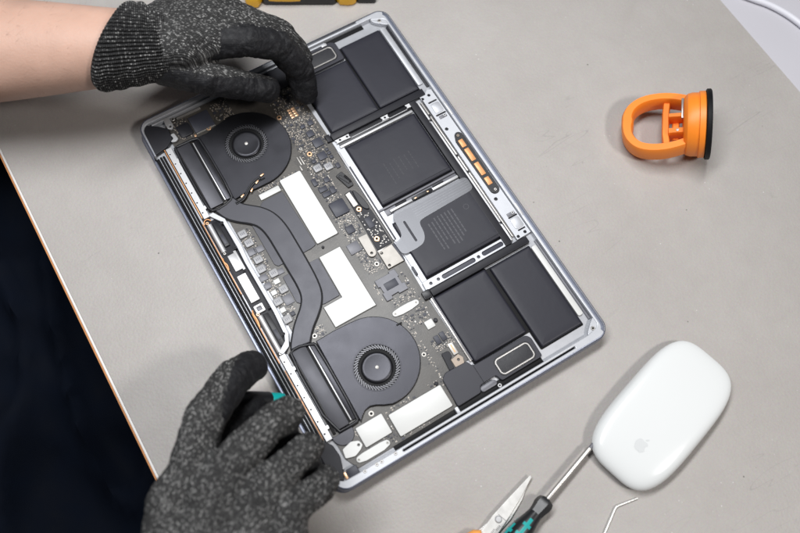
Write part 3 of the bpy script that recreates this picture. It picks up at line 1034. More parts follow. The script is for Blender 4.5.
# fan wires crossing the upper housing
wp = smooth_loop([(-70, 60.6, 12.9), (-63, 61.0, 13.2), (-57.6, 65.6, 13.5), (-52, 68.8, 13.8), (-45.5, 70.2, 13.6)], 2, False)
for d in (0, 1.3):
    tube('fan_wire', [(x, y - d, z) for x, y, z in wp], 0.65, M_GASKET, L, 8)
for x, y, a in ((-43.6, 70.4, 0.2), (-49.2, 67.2, 0.5), (-55.4, 63.4, 0.7), (-63.2, 62.6, 0.4)):
    o = rbox('wire_terminal', -1.5, 1.5, -0.6, 0.6, 0, 0.8, M_GOLD, L, 0.2, 0.2)
    o.location = (x * S, y * S, 13.6 * S)
    o.rotation_euler = (0, 0, a)
rbox('wire_retainer', -47.6, -42.8, 67.0, 68.2, 13.0, 13.5, M_BLACK, L, 0.4, 0.2)

# folded black tape over a connector, and fine solder bars beside the upper fan
block(-1, 13, 31, 49)
prism('tape_flap', [rnd_c([(2.2, 44), (7.6, 45.4), (10.4, 36.6), (10.2, 31.6), (5.6, 31.2), (4.0, 37.4)], 0.9)], ZB, 12.3, M_GASKET, L, 0.35)
prism('tape_flap', [rnd_c([(3.4, 42), (5.2, 43.4), (9.0, 35.4), (7.6, 33.6)], 0.7)], 12.2, 12.9, M_GASKET, L, 0.35)
prism('tape_flap', [rnd_c([(7.0, 41), (8.6, 41.6), (10.2, 34.4), (9.0, 33.8)], 0.6)], 12.2, 12.7, M_BLACK, L, 0.25)
for x, y, ln in ((-14.6, 68.4, 7.4), (-12.6, 67.8, 7.4), (-16.2, 62.6, 4.0)):
    block(x - 0.8, x + 0.8, y - ln / 2, y + ln / 2)
    rbox('solder_bar', x - 0.35, x + 0.35, y - ln / 2, y + ln / 2, ZB, 11.15, M_TIN, L, 0.2, 0.1)
# surface-mount parts too small to pick apart
block(12, 20, -150, 150)


def poly_in(x, y, poly):
    c = False
    j = len(poly) - 1
    for i in range(len(poly)):
        xi, yi = poly[i]; xj, yj = poly[j]
        if (yi > y) != (yj > y) and x < (xj - xi) * (y - yi) / (yj - yi) + xi:
            c = not c
        j = i
    return c


bms = {'tin': bmesh.new(), 'tan': bmesh.new(), 'black': bmesh.new()}
placed = 0
hot = [(-2, 68, 11, 42, 0.9), (-76, 0, 5, 40, 0.6), (-6, -8, 9, 26, 0.7), (-5, -62, 12, 20, 0.25), (4, -104, 7, 8, 0.9), (-68, -50, 8, 6, 0.5), (-55, -122, 24, 20, 0.3), (-60, 132, 22, 10, 0.6), (0, 100, 11, 30, 0.6), (-35, 57, 16, 8, 0.4), (-14, -100, 6, 26, 0.12)]
for _ in range(26000):
    cx, cy, wx, wy, dens = random.choice(hot)
    if random.random() > dens:
        continue
    x = round((cx + random.uniform(-wx, wx)) / 0.55) * 0.55; y = round((cy + random.uniform(-wy, wy)) / 0.55) * 0.55
    if not poly_in(x, y, pcb_out):
        continue
    big = random.random() < 0.13
    w = random.uniform(1.3, 2.4) if big else random.choice((0.7, 0.9, 1.1))
    h = w * random.choice((0.5, 0.55, 0.8))
    if random.random() < 0.5:
        w, h = h, w
    g = 0.22
    if any(x + w / 2 + g > a and x - w / 2 - g < b_ and y + h / 2 + g > c and y - h / 2 - g < d for a, b_, c, d in occ):
        continue
    occ.append((x - w / 2, x + w / 2, y - h / 2, y + h / 2))
    z = ZB + random.uniform(0.3, 0.7)
    kind = random.random()
    if big or kind < 0.25:
        add_rrect(bms['black'], x - w / 2, x + w / 2, y - h / 2, y + h / 2, ZB - .05, z, 0, 0)
    elif kind < 0.33:
        add_rrect(bms['tin'], x - w / 2, x + w / 2, y - h / 2, y + h / 2, ZB - .05, z, 0, 0)
    else:
        # body with bright end caps
        if w >= h:
            add_rrect(bms['tan'], x - w * .3, x + w * .3, y - h * .45, y + h * .45, ZB - .05, z - .02, 0, 0)
            for sg in (-1, 1):
                xa, xb = sorted((x + sg * w * .28, x + sg * w * .5))
                add_rrect(bms['tin'], xa, xb, y - h / 2, y + h / 2, ZB - .05, z, 0, 0)
        else:
            add_rrect(bms['tan'], x - w * .45, x + w * .45, y - h * .3, y + h * .3, ZB - .05, z - .02, 0, 0)
            for sg in (-1, 1):
                ya, yb = sorted((y + sg * h * .28, y + sg * h * .5))
                add_rrect(bms['tin'], x - w / 2, x + w / 2, ya, yb, ZB - .05, z, 0, 0)
    placed += 1
    if placed > 1250:
        break
print('small parts', placed)
for k, m_, nm in (('tin', M_TIN, 'solder_pads'), ('tan', M_TAN, 'tiny_capacitors'), ('black', M_CHIP, 'tiny_resistors')):
    o = from_bm(nm, bms[k], m_, L, 0)
    o['kind'] = 'stuff'


# ---------------------------------------------------------------- batteries and their frame
def cell(x0, x1, y0, y1, z):
    rbox('cell_shadow_base', x0 - 0.9, x1 + 0.9, y0 - 0.9, y1 + 0.9, 9.62, 10.3, M_BLACK, L, 0.8, 0.2)  # black base, wider than the cell: a painted shadow line round its edges
    """pouch cell: soft shoulders, slightly crowned top"""
    bm = bmesh.new()
    rings = [(0.0, 9.7), (0.0, z - 1.1), (0.25, z - 0.55), (0.8, z - 0.16), (1.8, z - 0.02), (6, z + 0.02)]
    loops = []
    for ins, zz in rings:
        pts = rrect(x0 + ins, x1 - ins, y0 + ins, y1 - ins, max(1.0 - ins * .3, 0.3), 4)
        loops.append([bm.verts.new((x * S, y * S, zz * S)) for x, y in pts])
    k = len(loops[0])
    for a, b_ in zip(loops, loops[1:]):
        for i in range(k):
            bm.faces.new((a[i], a[(i + 1) % k], b_[(i + 1) % k], b_[i]))
    bm.faces.new(loops[-1]); bm.faces.new(loops[0][::-1])
    return from_bm('battery_cell', bm, M_BATT, L, 60)


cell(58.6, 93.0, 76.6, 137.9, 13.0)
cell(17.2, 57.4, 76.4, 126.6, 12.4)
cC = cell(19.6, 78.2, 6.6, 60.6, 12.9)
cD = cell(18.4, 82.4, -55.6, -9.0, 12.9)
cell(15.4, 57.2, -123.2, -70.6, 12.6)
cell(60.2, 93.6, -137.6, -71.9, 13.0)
# step along the lower edge of the two middle cells
for c_, x0, x1, y0 in ((cC, 21, 77, 8.6), (cD, 20, 81, -53.6)):
    rbox('cell_seam', x0, x1, y0, y0 + 0.5, 12.8, 13.02, M_FRAME, c_, 0.1, 0.1)
bm = bmesh.new()
rnd = random.Random(3)
for i in range(8):
    x = 40.5 + i * 2.9
    y = -20.0 - (2.0 if i < 2 else 0)
    yend = -46 + rnd.uniform(0, 8) - (2 if i > 3 else 0)
    while y > yend:
        ln = rnd.uniform(1.2, 4.0)
        add_rrect(bm, x - 0.5, x + 0.5, y - ln, y, 12.9, 12.955, 0, 0)
        y -= ln + 0.5
for a in range(14):
    an = 2 * PI * a / 14
    add_rrect(bm, 71 + 1.9 * math.cos(an) - .25, 71 + 1.9 * math.cos(an) + .25, -24 + 1.9 * math.sin(an) - .25, -24 + 1.9 * math.sin(an) + .25, 12.9, 12.955, 0, 0)
from_bm('printed_text', bm, M_PRINT, cD, 0)
bm = bmesh.new()
for i in range(6):
    x = 37 + i * 4.2
    y = 36 - rnd.uniform(0, 3)
    while y > 18 + rnd.uniform(0, 7):
        ln = rnd.uniform(1.0, 3.0)
        add_rrect(bm, x - 0.35, x + 0.35, y - ln, y, 12.9, 12.955, 0, 0)
        y -= ln + 0.7
from_bm('printed_text', bm, mat('battery_print_faint', (0.032, 0.032, 0.04), 0.55, 0, 0.2, 500), cC, 0)

rbox('frame_bar', 14.8, 94.4, 70.0, 75.6, 9.7, 13.1, M_FRAME, L, 0.5, 0.4)
rbox('frame_bar', 79.4, 84.6, -64.0, 69.8, 9.7, 13.0, M_FRAME, L, 0.3, 0.4)
rbox('frame_bar', 15.6, 95.6, -69.6, -64.4, 9.7, 13.1, M_FRAME, L, 0.5, 0.4)
rbox('frame_foot', 9.2, 15.2, -69.4, -63.4, 9.7, 13.4, M_GASKET, L, 0.6, 0.4)
rbox('frame_foot', 10.6, 14.4, 70.4, 76.4, 9.7, 12.9, M_FRAME, L, 0.6, 0.4)
# silver tray showing left of the middle cells
prism('battery_tray', [[(13.6, 70), (19.4, 70), (19.4, 5.4), (13.8, 5.4)]], 9.65, 10.8, M_ALUIN, L, 0.15)
prism('battery_tray', [[(13.4, 4.4), (19.0, 4.4), (18.2, -57), (14.4, -57)]], 9.65, 10.8, M_ALUIN, L, 0.15)
rbox('tray_rib', 13.0, 14.2, -20, 60, 9.65, 12.4, M_SILVER, L, 0.2, 0.2)
rbox('tray_rib', 14.6, 15.4, -20, 46, 9.65, 11.8, M_CHIP, L, 0.2, 0.2)
rbox('tray_rib', 12.9, 14.1, -121, -70, 9.65, 12.2, M_STEEL, L, 0.2, 0.2)
rbox('tray_rib', 14.3, 15.1, -121, -70, 9.65, 11.8, M_CHIPG, L, 0.2, 0.2)
rbox('latch', 13.4, 15.0, -50.5, -43.5, 10.8, 11.9, M_CHIP, L, 0.3, 0.2)
# rails between the upper pair and the first middle cell
rbox('cross_rail', 16.5, 78.4, 62.0, 64.0, 9.7, 12.2, M_SILVER, L, 0.4, 0.4)
rbox('cross_rail_dark', 17, 79, 64.2, 69.6, 9.7, 11.0, M_GASKET, L, 0.2, 0.2)
tube('rail_wire', [(28, 66.2, 11.3), (76, 66.2, 11.3)], 0.3, M_SILVER, L, 6)
for x, w in ((21.5, 12), (57.6, 6.4), (78.0, 4.6)):
    x0, x1 = x - w / 2, x + w / 2
    lp = [(x0, 66.4), (x0 + .9, 67.6), (x0, 69.6), (x1, 69.6), (x1 - .7, 67.6), (x1, 66.0), (x, 66.4)]
    hs = [circ(19.4, 68.2, 0.85, 10), circ(25.2, 68.0, 0.85, 10)] if w > 10 else ([circ(57.6, 68.0, 0.85, 10)] if w > 5 else [])
    prism('rail_tab', [lp] + hs, 11.1, 12.5, M_SILVER, L, 0.2)
# rails between the two middle cells
rbox('cross_rail', 14.8, 79.2, 3.6, 5.2, 9.7, 12.0, M_CHIPG, L, 0.4, 0.4)
rbox('cross_rail_dark', 17, 79, -1.2, 3.4, 9.7, 10.6, M_CHIPG, L, 0.2, 0.2)
rbox('cross_rail', 22.4, 40.6, -0.6, 1.3, 10.6, 12.2, M_SILVER, L, 0.3, 0.3)
rbox('cross_rail', 57.6, 79.2, -1.0, 1.0, 10.6, 12.2, M_SILVER, L, 0.3, 0.3)
rbox('rail_connector', 41, 57.2, -0.8, 1.8, 10.6, 12.4, M_GASKET, L, 0.3, 0.3)
rbox('rail_connector', 28, 37, 1.8, 3.0, 10.6, 11.8, M_FRAME, L, 0.3, 0.3)
rbox('rail_connector', 59, 68, 1.4, 2.6, 10.6, 11.8, M_FRAME, L, 0.3, 0.3)
rbox('rail_contact', 42.4, 44.4, -0.4, 0.5, 12.4, 12.6, M_GOLD, L, 0.1, 0.1)
rbox('rail_contact', 53, 54.4, -0.4, 0.5, 12.4, 12.6, M_GOLD, L, 0.1, 0.1)
# perforated bar between the second middle cell and the lower pair
hb = [circ(19.1, -60.6, 1.15, 12), circ(25.2, -60.6, 1.15, 12), circ(58.4, -60.7, 1.2, 12),
      rrect(28.2, 55.4, -62.6, -59.2, 1.6), rrect(61.6, 79.0, -62.2, -58.8, 1.6)]
prism('perforated_bar', [[(13.6, -63.6), (14, -57.2), (82.6, -57.2), (83.4, -61.4), (80.4, -63.6)]] + hb, 10.6, 11.8, M_ALUIN, L, 0.2)
rbox('bar_backing', 14.6, 82, -63.2, -57.6, 9.7, 10.5, M_CHIP, L, 0, 0.05)
# trackpad mechanism along the front edge
hp = [circ(96.4, 68.4, 1.15, 12), circ(90.6, 67.8, 1.1, 12), circ(92.8, 37.0, 1.3, 12), circ(93.3, -29.4, 1.3, 12), circ(97.4, -61.2, 1.15, 12), circ(91.2, -61.9, 1.1, 12),
      rrect(91.8, 100.2, 49.6, 50.8, 0.5), rrect(92.4, 99.6, 61.8, 63.0, 0.5), rrect(92.8, 100, -47.4, -46.2, 0.5), rrect(93.6, 99.6, -58.6, -57.6, 0.4)]
prism('trackpad_bracket', [[(89.4, 70.8), (93.8, 70.6), (97.6, 73.6), (100.7, 72), (100.9, -63.4), (89.2, -63.8)]] + hp, 10.7, 12.0, M_ALUIN, L, 0.25)
rbox('bracket_backing', 89.8, 100.4, -63, 70.2, 9.7, 10.6, M_FRAME, L, 0, 0.05)
for y in (47.6, -44.6):
    rbox('adjust_pad', 93.0, 99.2, y - 1.4, y + 1.2, 12.0, 12.35, M_CHIPG, L, 0.3, 0.1)
    screw(97.6, y + 0.2, 12.3, 1.2, M_SILVER, L)
for y in (56, -52.6):
    rbox('raised_panel', 92.6, 99.8, y - 4.4, y + 4.6, 12.0, 12.5, M_ALUIN, L, 1.6, 0.3)
for x0, x1, y0, y1, z, m_ in ((85.0, 86.6, 50, 67, 12.4, M_SILVER), (85.2, 86.8, -46, 48, 12.3, M_SILVER), (85.0, 86.6, -62, -48, 12.3, M_SILVER), (87.3, 88.7, -60, 66, 12.2, M_STEEL), (86.8, 87.2, -60, 66, 11.0, M_FRAME)):
    rbox('edge_rail', x0, x1, y0, y1, 9.7, z, m_, L, 0.3, 0.3)
for y in (13.2, -2, 52):
    rbox('rail_notch', 86.4, 88.2, y, y + 2, 12.2, 12.7, M_FRAME, L, 0.2, 0.2)
tp = empty('trackpad_switch', (0, 0, 0), parent=L)
prism('switch_body', [arc(96.6, -22.4, 3.6, 180, 360, 8) + [(100.3, 26)] + arc(97.2, 27.6, 3.0, 0, 150, 6) + [(92.6, 24)]], 10.9, 13.2, M_GASKET, tp, 0.4)
for y0, y1 in ((17.0, 23.8), (4.2, 15.4), (-9.2, 2.0), (-18.2, -11.6)):
    rbox('copper_segment', 94.0, 97.8, y0, y1, 13.1, 13.9, M_COPPER, tp, 0.4, 0.35)
screw(96.6, -23.2, 13.15, 1.1, M_STEEL, tp); screw(96.6, 27.6, 13.15, 1.0, M_TAN, tp)
# side strips beside the outer cells
rbox('side_strip', 94.2, 98.2, 80, 139, 9.7, 11.4, M_ALUIN, L, 0.6, 0.3)
rbox('side_strip', 94.6, 98.6, -132, -73, 9.7, 11.6, M_SHIELD, L, 1.2, 0.3)
rbox('side_groove', 99.4, 101.1, 76, 138, 9.7, 10.8, M_FRAME, L, 0, 0.1)
rbox('side_groove', 99.6, 101.1, -137, -70, 9.7, 10.8, M_CHIPG, L, 0, 0.1)

# flat flex cable over the second middle cell
fx = rnd_c([(21.0, -6.4), (23.4, -1.8), (30, -1.9), (83.8, -3.4), (83.6, -15.0), (38, -16.6), (35.4, -18.4), (34.6, -27), (31.0, -32.8), (24, -34), (12.8, -33.6), (12.0, -22.6), (17.0, -22.2), (20.2, -19.4)], 4.0, 5)
fc = prism('flex_cable', [fx, rrect(25.7, 27.3, -29.2, -11.6, 0.8)], 12.96, 13.2, M_FLEX, L, 0.1)
bm = bmesh.new()
for i in range(5):
    y = -5.2 - i * 1.9
    add_rrect(bm, 36, 82.5, y, y + 0.22, 13.17, 13.215, 0, 0)
from_bm('flex_trace', bm, mat('flex_trace_line', (0.142, 0.144, 0.155), 0.35, 0.5), fc, 0)


# speakers
def speaker(pts, gx0, gx1, gy0, gy1, ztop, seam=None):
    s = empty('speaker', (0, 0, 0), parent=L)
    prism('speaker_body', [pts], 9.7, ztop, M_SPK, s, 0.5)
    prism('speaker_ring', [rrect(gx0, gx1, gy0, gy1, 3.2, 6), rrect(gx0 + 0.9, gx1 - 0.9, gy0 + 0.9, gy1 - 0.9, 2.4, 6)], ztop - 0.1, ztop + 0.35, M_STEEL, s, 0.12)
    prism('speaker_surround', [rrect(gx0 - 0.9, gx1 + 0.9, gy0 - 0.9, gy1 + 0.9, 4, 6), rrect(gx0 - 0.1, gx1 + 0.1, gy0 - 0.1, gy1 + 0.1, 3.3, 6)], ztop - 0.1, ztop + 0.2, M_GASKET, s, 0.1)
    rbox('speaker_membrane', gx0 + 0.9, gx1 - 0.9, gy0 + 0.9, gy1 - 0.9, ztop - 0.3, ztop + 0.12, M_MESH, s, 2.2, 0.15)
    if seam:
        rbox('body_seam', seam - 0.15, seam + 0.15, -139, -123.6, ztop - 0.1, ztop + 0.03, M_BLACK, s, 0, 0)
    return s


sp1 = speaker(rnd_c([(-9.8, -122), (-6, -119.2), (10.8, -119.8), (12.6, -124.4), (55.2, -124.8), (57.4, -128), (57.0, -142.6), (24, -142.8), (22.6, -137.8), (10, -138), (8, -142.4), (-10.4, -142.8)], 1.6), 26.2, 53.4, -140.6, -128.6, 12.6, 13.0)
rbox('speaker_clip', 8.6, 20.8, -143.2, -139.2, 9.7, 12.4, M_CHIPG, sp1, 1.8, 0.5)
screw(21.0, -144.8, 12.4, 1.4, M_SILVER, sp1)
sp2 = speaker(rnd_c([(-8, 128), (8, 128), (57.2, 128.2), (57.6, 144), (54, 146.6), (-8, 146.6)], 1.6), 26.2, 53.0, 131.2, 143.2, 12.6)
rbox('speaker_pad', 46.5, 51, 144.8, 147, 12.4, 13.2, M_SILVER, sp2, 0.4, 0.2)
# lower-left corner: button block and rim screws
rbox('button_block', -93.8, -86.4, -147.0, -140.6, 9.7, 13.1, M_CHIP, L, 0.8, 0.5)
for x, y in ((-83.6, -147.6), (-74.9, -147.8), (-71.4, -147.9), (-61.2, -148.0)):
    screw(x, y, 13.8, 1.2, M_STEEL, L)
rbox('corner_shim', -97, -94.2, -139.4, -126, 9.7, 12.4, M_SILVER, L, 0.4, 0.3)
rbox('corner_contact', -96.2, -94.4, -146, -141.4, 9.7, 12.2, M_GOLD, L, 0.3, 0.2)
rbox('rim_tab', -13.2, -10.8, -147.6, -142.4, 9.7, 13.6, M_ALUIN, L, 0.6, 0.3)

# ------------------------------------------------------------------ suction cup
sc = empty('suction_cup', (254.5, -60.5, 26.0), (0, -0.30, math.atan2(-0.62, 0.785)))
tag(sc, 'orange plastic suction lifter with black rubber disc lying on its side on grey table', 'suction cup')
sc.scale = (0.875, 0.875, 0.875)
RX = Matrix.Rotation(PI / 2, 4, 'Y')
lathe('cup', [(17, -17.5), (22.5, -17), (25.6, -14.5), (26.6, -11), (26.6, -5.5), (27.8, -5), (27.8, -0.6), (26.8, 0), (10, 0)], (0, 0, 0), M_ORANGE, sc, 56, RX)
lathe('rubber_disc', [(28.6, 0.1), (29.4, 0.8), (29.4, 3.6), (28.4, 4.4), (20, 4.0), (0, 2.2)], (0, 0, 0), M_BLACK, sc, 56, RX)


def sweep_rect(name, path, w, h, m, parent, closed=False):
    """bar of width w (in plane) and height h (local z) along a path of (x, y, zoffset)"""
    bm = bmesh.new()
    P = [Vector((p[0], p[1], 0)) for p in path]
    k = len(P)
    loops = []
    prof = [(-.5, -.35), (-.5, .35), (-.35, .5), (.35, .5), (.5, .35), (.5, -.35), (.35, -.5), (-.35, -.5)]
    for i in range(k):
        t = (P[(i + 1) % k] - P[i - 1]) if closed else (P[min(i + 1, k - 1)] - P[max(i - 1, 0)])
        t.normalize()
        nr = Vector((-t.y, t.x, 0))
        z = path[i][2]
        ww = path[i][3] if len(path[i]) > 3 else w
        loops.append([bm.verts.new((P[i] + nr * (u * ww) + Vector((0, 0, z + v * h))) * S) for u, v in prof])
    pairs = list(zip(loops, loops[1:])) + ([(loops[-1], loops[0])] if closed else [])
    for a, b_ in pairs:
        for j in range(8):
            bm.faces.new((a[j], a[(j + 1) % 8], b_[(j + 1) % 8], b_[j]))
    if not closed:
        bm.faces.new(loops[0][::-1]); bm.faces.new(loops[-1])
    return from_bm(name, bm, m, parent, 50)


hpath = smooth_loop([(-13, 20.5, 0, 8), (-24, 23.4, 0, 8), (-36, 24.4, 0, 7.6), (-50, 21.8, 0, 8), (-59.5, 15, 0, 8.4), (-63, 6, 0, 9), (-62.4, 1, 0, 10.4), (-63, -5, 0, 9), (-61.5, -14, 0, 8.2), (-55, -22, 0, 8.4), (-46, -25.4, 0, 8.4), (-33, -25.4, 0, 8.2), (-22, -22.6, 0, 8), (-13, -19, 0, 8)], 2, False)
sweep_rect('handle', hpath, 8, 17, M_ORANGE, sc)
sweep_rect('lever', [(-30.5, 23, -3), (-31.5, 10, -3), (-31.5, -10, -3), (-30, -22, -3)], 6, 12, M_ORANGE, sc)
sweep_rect('lever_arm', [(-29, 5.6, 1), (-14, 6.4, 1)], 4.6, 12, M_ORANGE, sc)
sweep_rect('lever_arm', [(-29, -8.6, -1), (-14, -7.8, -1)], 6.2, 14, M_ORANGE, sc)
sweep_rect('lever_hinge', [(-23, -12.4, -7), (-23, 6.6, -7)], 6, 8, M_ORANGE, sc)
rbox('steel_pin', -19.2, -17.0, 1.6, 20.8, 6.5, 9.2, M_STEEL, sc, 0.5, 0.4)
lathe('hinge_pin', [(1.2, 0), (1.2, 1), (0, 1.1)], (-22, -8.4, 5.9), M_STEEL, sc, 12)

# ------------------------------------------------------------------ mouse
MO = (106.0, -215.0)
MA = math.radians(15.5)
mo = empty('computer_mouse', (MO[0], MO[1], 0), (0, 0, MA))
tag(mo, 'glossy white wireless mouse with a pale grey apple emblem beside the screwdriver', 'mouse')
HL, HW = 54.4, 29.2


def msup(a, k=1.0, n=3.6):
    c, s_ = math.cos(a), math.sin(a)
    r = (abs(c) ** n + abs(s_) ** n) ** (-1 / n)
    x, y = HL * k * r * c, HW * k * r * s_
    # ends bow outward gently; sides are almost straight
    return x, y


def mtop(x, y):
    u = x / HL
    crown = 15.6 - 4.6 * u * u - 1.4 * u
    e = (abs(x / HL) ** 3.6 + abs(y / HW) ** 3.6) ** (1 / 3.6)
    e = min(e, 1.0)
    return 6.0 + (crown - 6.0) * (1 - e ** 11.0) ** 0.45 * (1 - 0.09 * (y / HW) ** 2)


bm = bmesh.new()
na = 96
ks = [1.0, 0.999, 0.996, 0.99, 0.98, 0.96, 0.93, 0.89, 0.83, 0.75, 0.65, 0.53, 0.4, 0.26, 0.12]
rows = []
low = [bm.verts.new((msup(2 * PI * i / na, 0.985)[0] * S, msup(2 * PI * i / na, 0.985)[1] * S, 5.2 * S)) for i in range(na)]
rows.append(low)
for k in ks:
    row = []
    for i in range(na):
        x, y = msup(2 * PI * i / na, k)
        row.append(bm.verts.new((x * S, y * S, mtop(x, y) * S)))
    rows.append(row)
for a, b_ in zip(rows, rows[1:]):
    for i in range(na):
        bm.faces.new((a[i], a[(i + 1) % na], b_[(i + 1) % na], b_[i]))
ct = bm.verts.new((0, 0, mtop(0, 0) * S))
for i in range(na):
    bm.faces.new((rows[-1][i], rows[-1][(i + 1) % na], ct))
bm.faces.new(low[::-1])
from_bm('top_shell', bm, M_MOUSE, mo, 60)
bm = bmesh.new()
rows = []
for k, z in ((0.80, 1.0), (0.9, 1.4), (0.955, 3.2), (0.972, 5.1)):
    rows.append([bm.verts.new((msup(2 * PI * i / na, k)[0] * S, msup(2 * PI * i / na, k)[1] * S, z * S)) for i in range(na)])
for a, b_ in zip(rows, rows[1:]):
    for i in range(na):
        bm.faces.new((a[i], a[(i + 1) % na], b_[(i + 1) % na], b_[i]))
bm.faces.new(rows[0][::-1]); bm.faces.new(rows[-1])
from_bm('base', bm, M_MBASE, mo, 50)
for y in (-17, 17):
    rbox('glide_foot', -45, 45, y - 1.2, y + 1.2, 0, 1.1, M_BLACK, mo, 1, 0.2)


def drape(name, loops, lift=0.16):
    """flat shape laid on the mouse top"""
    o = prism(name, loops, 0, 0.05, M_LOGO, mo, 0.0)
    bm_ = bmesh.new()
    bm_.from_mesh(o.data)
    bmesh.ops.triangulate(bm_, faces=bm_.faces[:])
    bmesh.ops.subdivide_edges(bm_, edges=bm_.edges[:], cuts=2, use_grid_fill=True)
    for v in bm_.verts:
        v.co.z = (mtop(v.co.x / S, v.co.y / S) + lift) * S + v.co.z * 0.4
    bm_.to_mesh(o.data)
    bm_.free()
    return o


def emblem(cx, cy, sc_):
    # fruit outline with a bite and a leaf, top towards +x
    body = [(-.05, .78), (-.28, .88), (-.58, .86), (-.86, .62), (-.98, .22), (-.93, -.25), (-.72, -.70), (-.44, -.98), (-.2, -1.0), (0, -.92), (.2, -1.0), (.46, -.96), (.70, -.68), (.88, -.30), (.70, -.14), (.60, .08), (.62, .34), (.80, .55), (.62, .80), (.32, .90), (.08, .80)]
    leaf = [(.02, .98), (.04, 1.22), (.2, 1.42), (.42, 1.5), (.42, 1.26), (.26, 1.05)]
    for nm, lp in (('emblem', body), ('emblem_leaf', leaf)):
        pts = [(cx + q * sc_, cy - p * sc_) for p, q in smooth_loop(lp, 1)]
        drape(nm, [pts])


emblem(-29.5, -1.6, 4.4)

# ------------------------------------------------------------------ screwdriver on the table


def screwdriver(name, tip, tail, label, zc, shaft_len, flip=None):
    a = Vector((tip[0], tip[1], tip[2])); b_ = Vector((tail[0], tail[1], tail[2]))
    d = (b_ - a).normalized()
    o = empty(name, tuple(a), (0, 0, 0))
    o.rotation_euler = Vector((0, 0, 1)).rotation_difference(d).to_euler()
    tag(o, label, 'screwdriver')
    s0 = shaft_len
    lathe('shaft', [(0.5, 0), (1.1, 2), (1.25, 9.5)], (0, 0, 0), M_CHIPG, o, 14)
    lathe('shaft_sleeve', [(1.25, 9.5), (1.75, 9.7), (1.75, s0), (1.5, s0 + 1)], (0, 0, 0), M_STEEL, o, 18)
    lathe('collar', [(3.4, s0), (5.0, s0 + 0.8), (5.9, s0 + 3), (5.9, s0 + 5.5), (5.0, s0 + 9.5), (4.7, s0 + 12)], (0, 0, 0), M_HANDLE, o, 6, smooth=25)
    lathe('handle', [(4.7, s0 + 12), (5.4, s0 + 17), (7.0, s0 + 24), (7.8, s0 + 34), (7.8, s0 + 48), (7.0, s0 + 64), (7.2, s0 + 78), (6.4, s0 + 84), (0, s0 + 85)], (0, 0, 0), M_HANDLE, o, 40)
    # teal soft-grip inlays: crossed bars round the handle
    for i in range(6):
        an = 2 * PI * i / 6 + 0.3
        bm = bmesh.new()
        def patch(u0, u1, w):
            nz_ = 12
            prev = None
            for q in range(nz_ + 1):
                z = u0 + (u1 - u0) * q / nz_
                zz = z - s0
                rr = np.interp(zz, [12, 17, 24, 34, 48, 64, 78], [4.7, 5.4, 7.0, 7.8, 7.8, 7.0, 7.2])
                ring = []
                ww = w / rr
                for t_, dr in ((-1, -0.3), (-1, .12), (-.5, .22), (.5, .22), (1, .12), (1, -0.3)):
                    aa = an + ww * t_
                    ring.append(bm.verts.new(Vector(((rr + dr) * math.cos(aa), (rr + dr) * math.sin(aa), z)) * S))
                if prev:
                    for j in range(5):
                        bm.faces.new((prev[j], prev[j + 1], ring[j + 1], ring[j]))
                else:
                    bm.faces.new(ring)
                prev = ring
            bm.faces.new(prev[::-1])
        off = 0 if i % 2 == 0 else 9
        patch(s0 + 17 + off, s0 + 36 + off, 1.15)
        patch(s0 + 21.2 + off, s0 + 23.4 + off, 2.8)
        patch(s0 + 28.6 + off, s0 + 30.8 + off, 3.0)
        patch(s0 + 44 + off, s0 + 62 + off, 1.2)
        patch(s0 + 50.2 + off, s0 + 52.2 + off, 3.0)
        from_bm('grip_inlay', bm, M_TEAL, o, 40)
    return o


screwdriver('screwdriver', (59.5, -206.3, 7.0), (-44, -236.5, 8.6), 'black and teal screwdriver with steel shaft on the table, tip touching the mouse', 8, 53.5)

# screwdriver in the lower hand: only its teal ring peeps out between the fingers
hs = empty('screwdriver', (-97, -87, 13.3))
dv = (Vector((-124, -76, 41)) - Vector((-97, -87, 13.3))).normalized()
hs.rotation_euler = Vector((0, 0, 1)).rotation_difference(dv).to_euler()
tag(hs, 'small screwdriver with teal ring held between the fingers of the lower glove', 'screwdriver')
lathe('shaft', [(0.5, 0), (0.8, 1.5), (1.0, 3), (1.0, 14)], (0, 0, 0), M_STEEL, hs, 12)
lathe('ring', [(2.2, 14), (4.0, 15), (4.2, 17), (4.2, 24), (3.9, 24.8)], (0, 0, 0), M_TEAL, hs, 20)
lathe('handle', [(3.9, 24.8), (4.6, 26), (4.6, 40), (4.2, 47), (3.4, 50), (0, 50.5)], (0, 0, 0), M_HANDLE, hs, 24)

# ------------------------------------------------------------------ scissors
ss = empty('scissors', (-25.5, -215.2, 0), (0, 0, math.atan2(11.3, 33.4)))
tag(ss, 'steel scissors with orange handles, blade tip beside the black screwdriver', 'scissors')
prism('blade', [[(35.6, 0.6), (35.2, -1.0), (18, -3.6), (2, -5.4), (-12, -6.0), (-26, -4.0), (-27, 0.5), (-10, 3.2), (0, 3.6), (14, 2.6)]], 2.4, 4.0, M_TOOL, ss, 0.35)
prism('blade', [[(34, -0.8), (20, -5.0), (6, -6.8), (-6, -6.2), (-14, -1), (-27, 4.5), (-28, 8.5), (-12, 4.6), (2, 2.0), (16, 0.4)]], 0.5, 2.2, M_TOOL, ss, 0.35)
lathe('pivot_screw', [(2.3, 0), (2.3, 0.5), (1.7, 1.0), (0, 1.05)], (0.4, -0.6, 4.0), M_SILVER, ss, 20)
bm = bmesh.new()
for i in range(4):
    add_rrect(bm, -5.6 + i * 1.0, -5.1 + i * 1.0, -4.4, -3.0, 4.0, 4.04, 0, 0)
    add_rrect(bm, -9.6 + i * 1.0, -9.1 + i * 1.0, -3.0, -1.8, 4.0, 4.04, 0, 0)
add_rrect(bm, 2.6, 2.95, -5.0, 1.4, 4.0, 4.04, 0, 0)
from_bm('engraved_marks', bm, M_LASER, ss, 0)
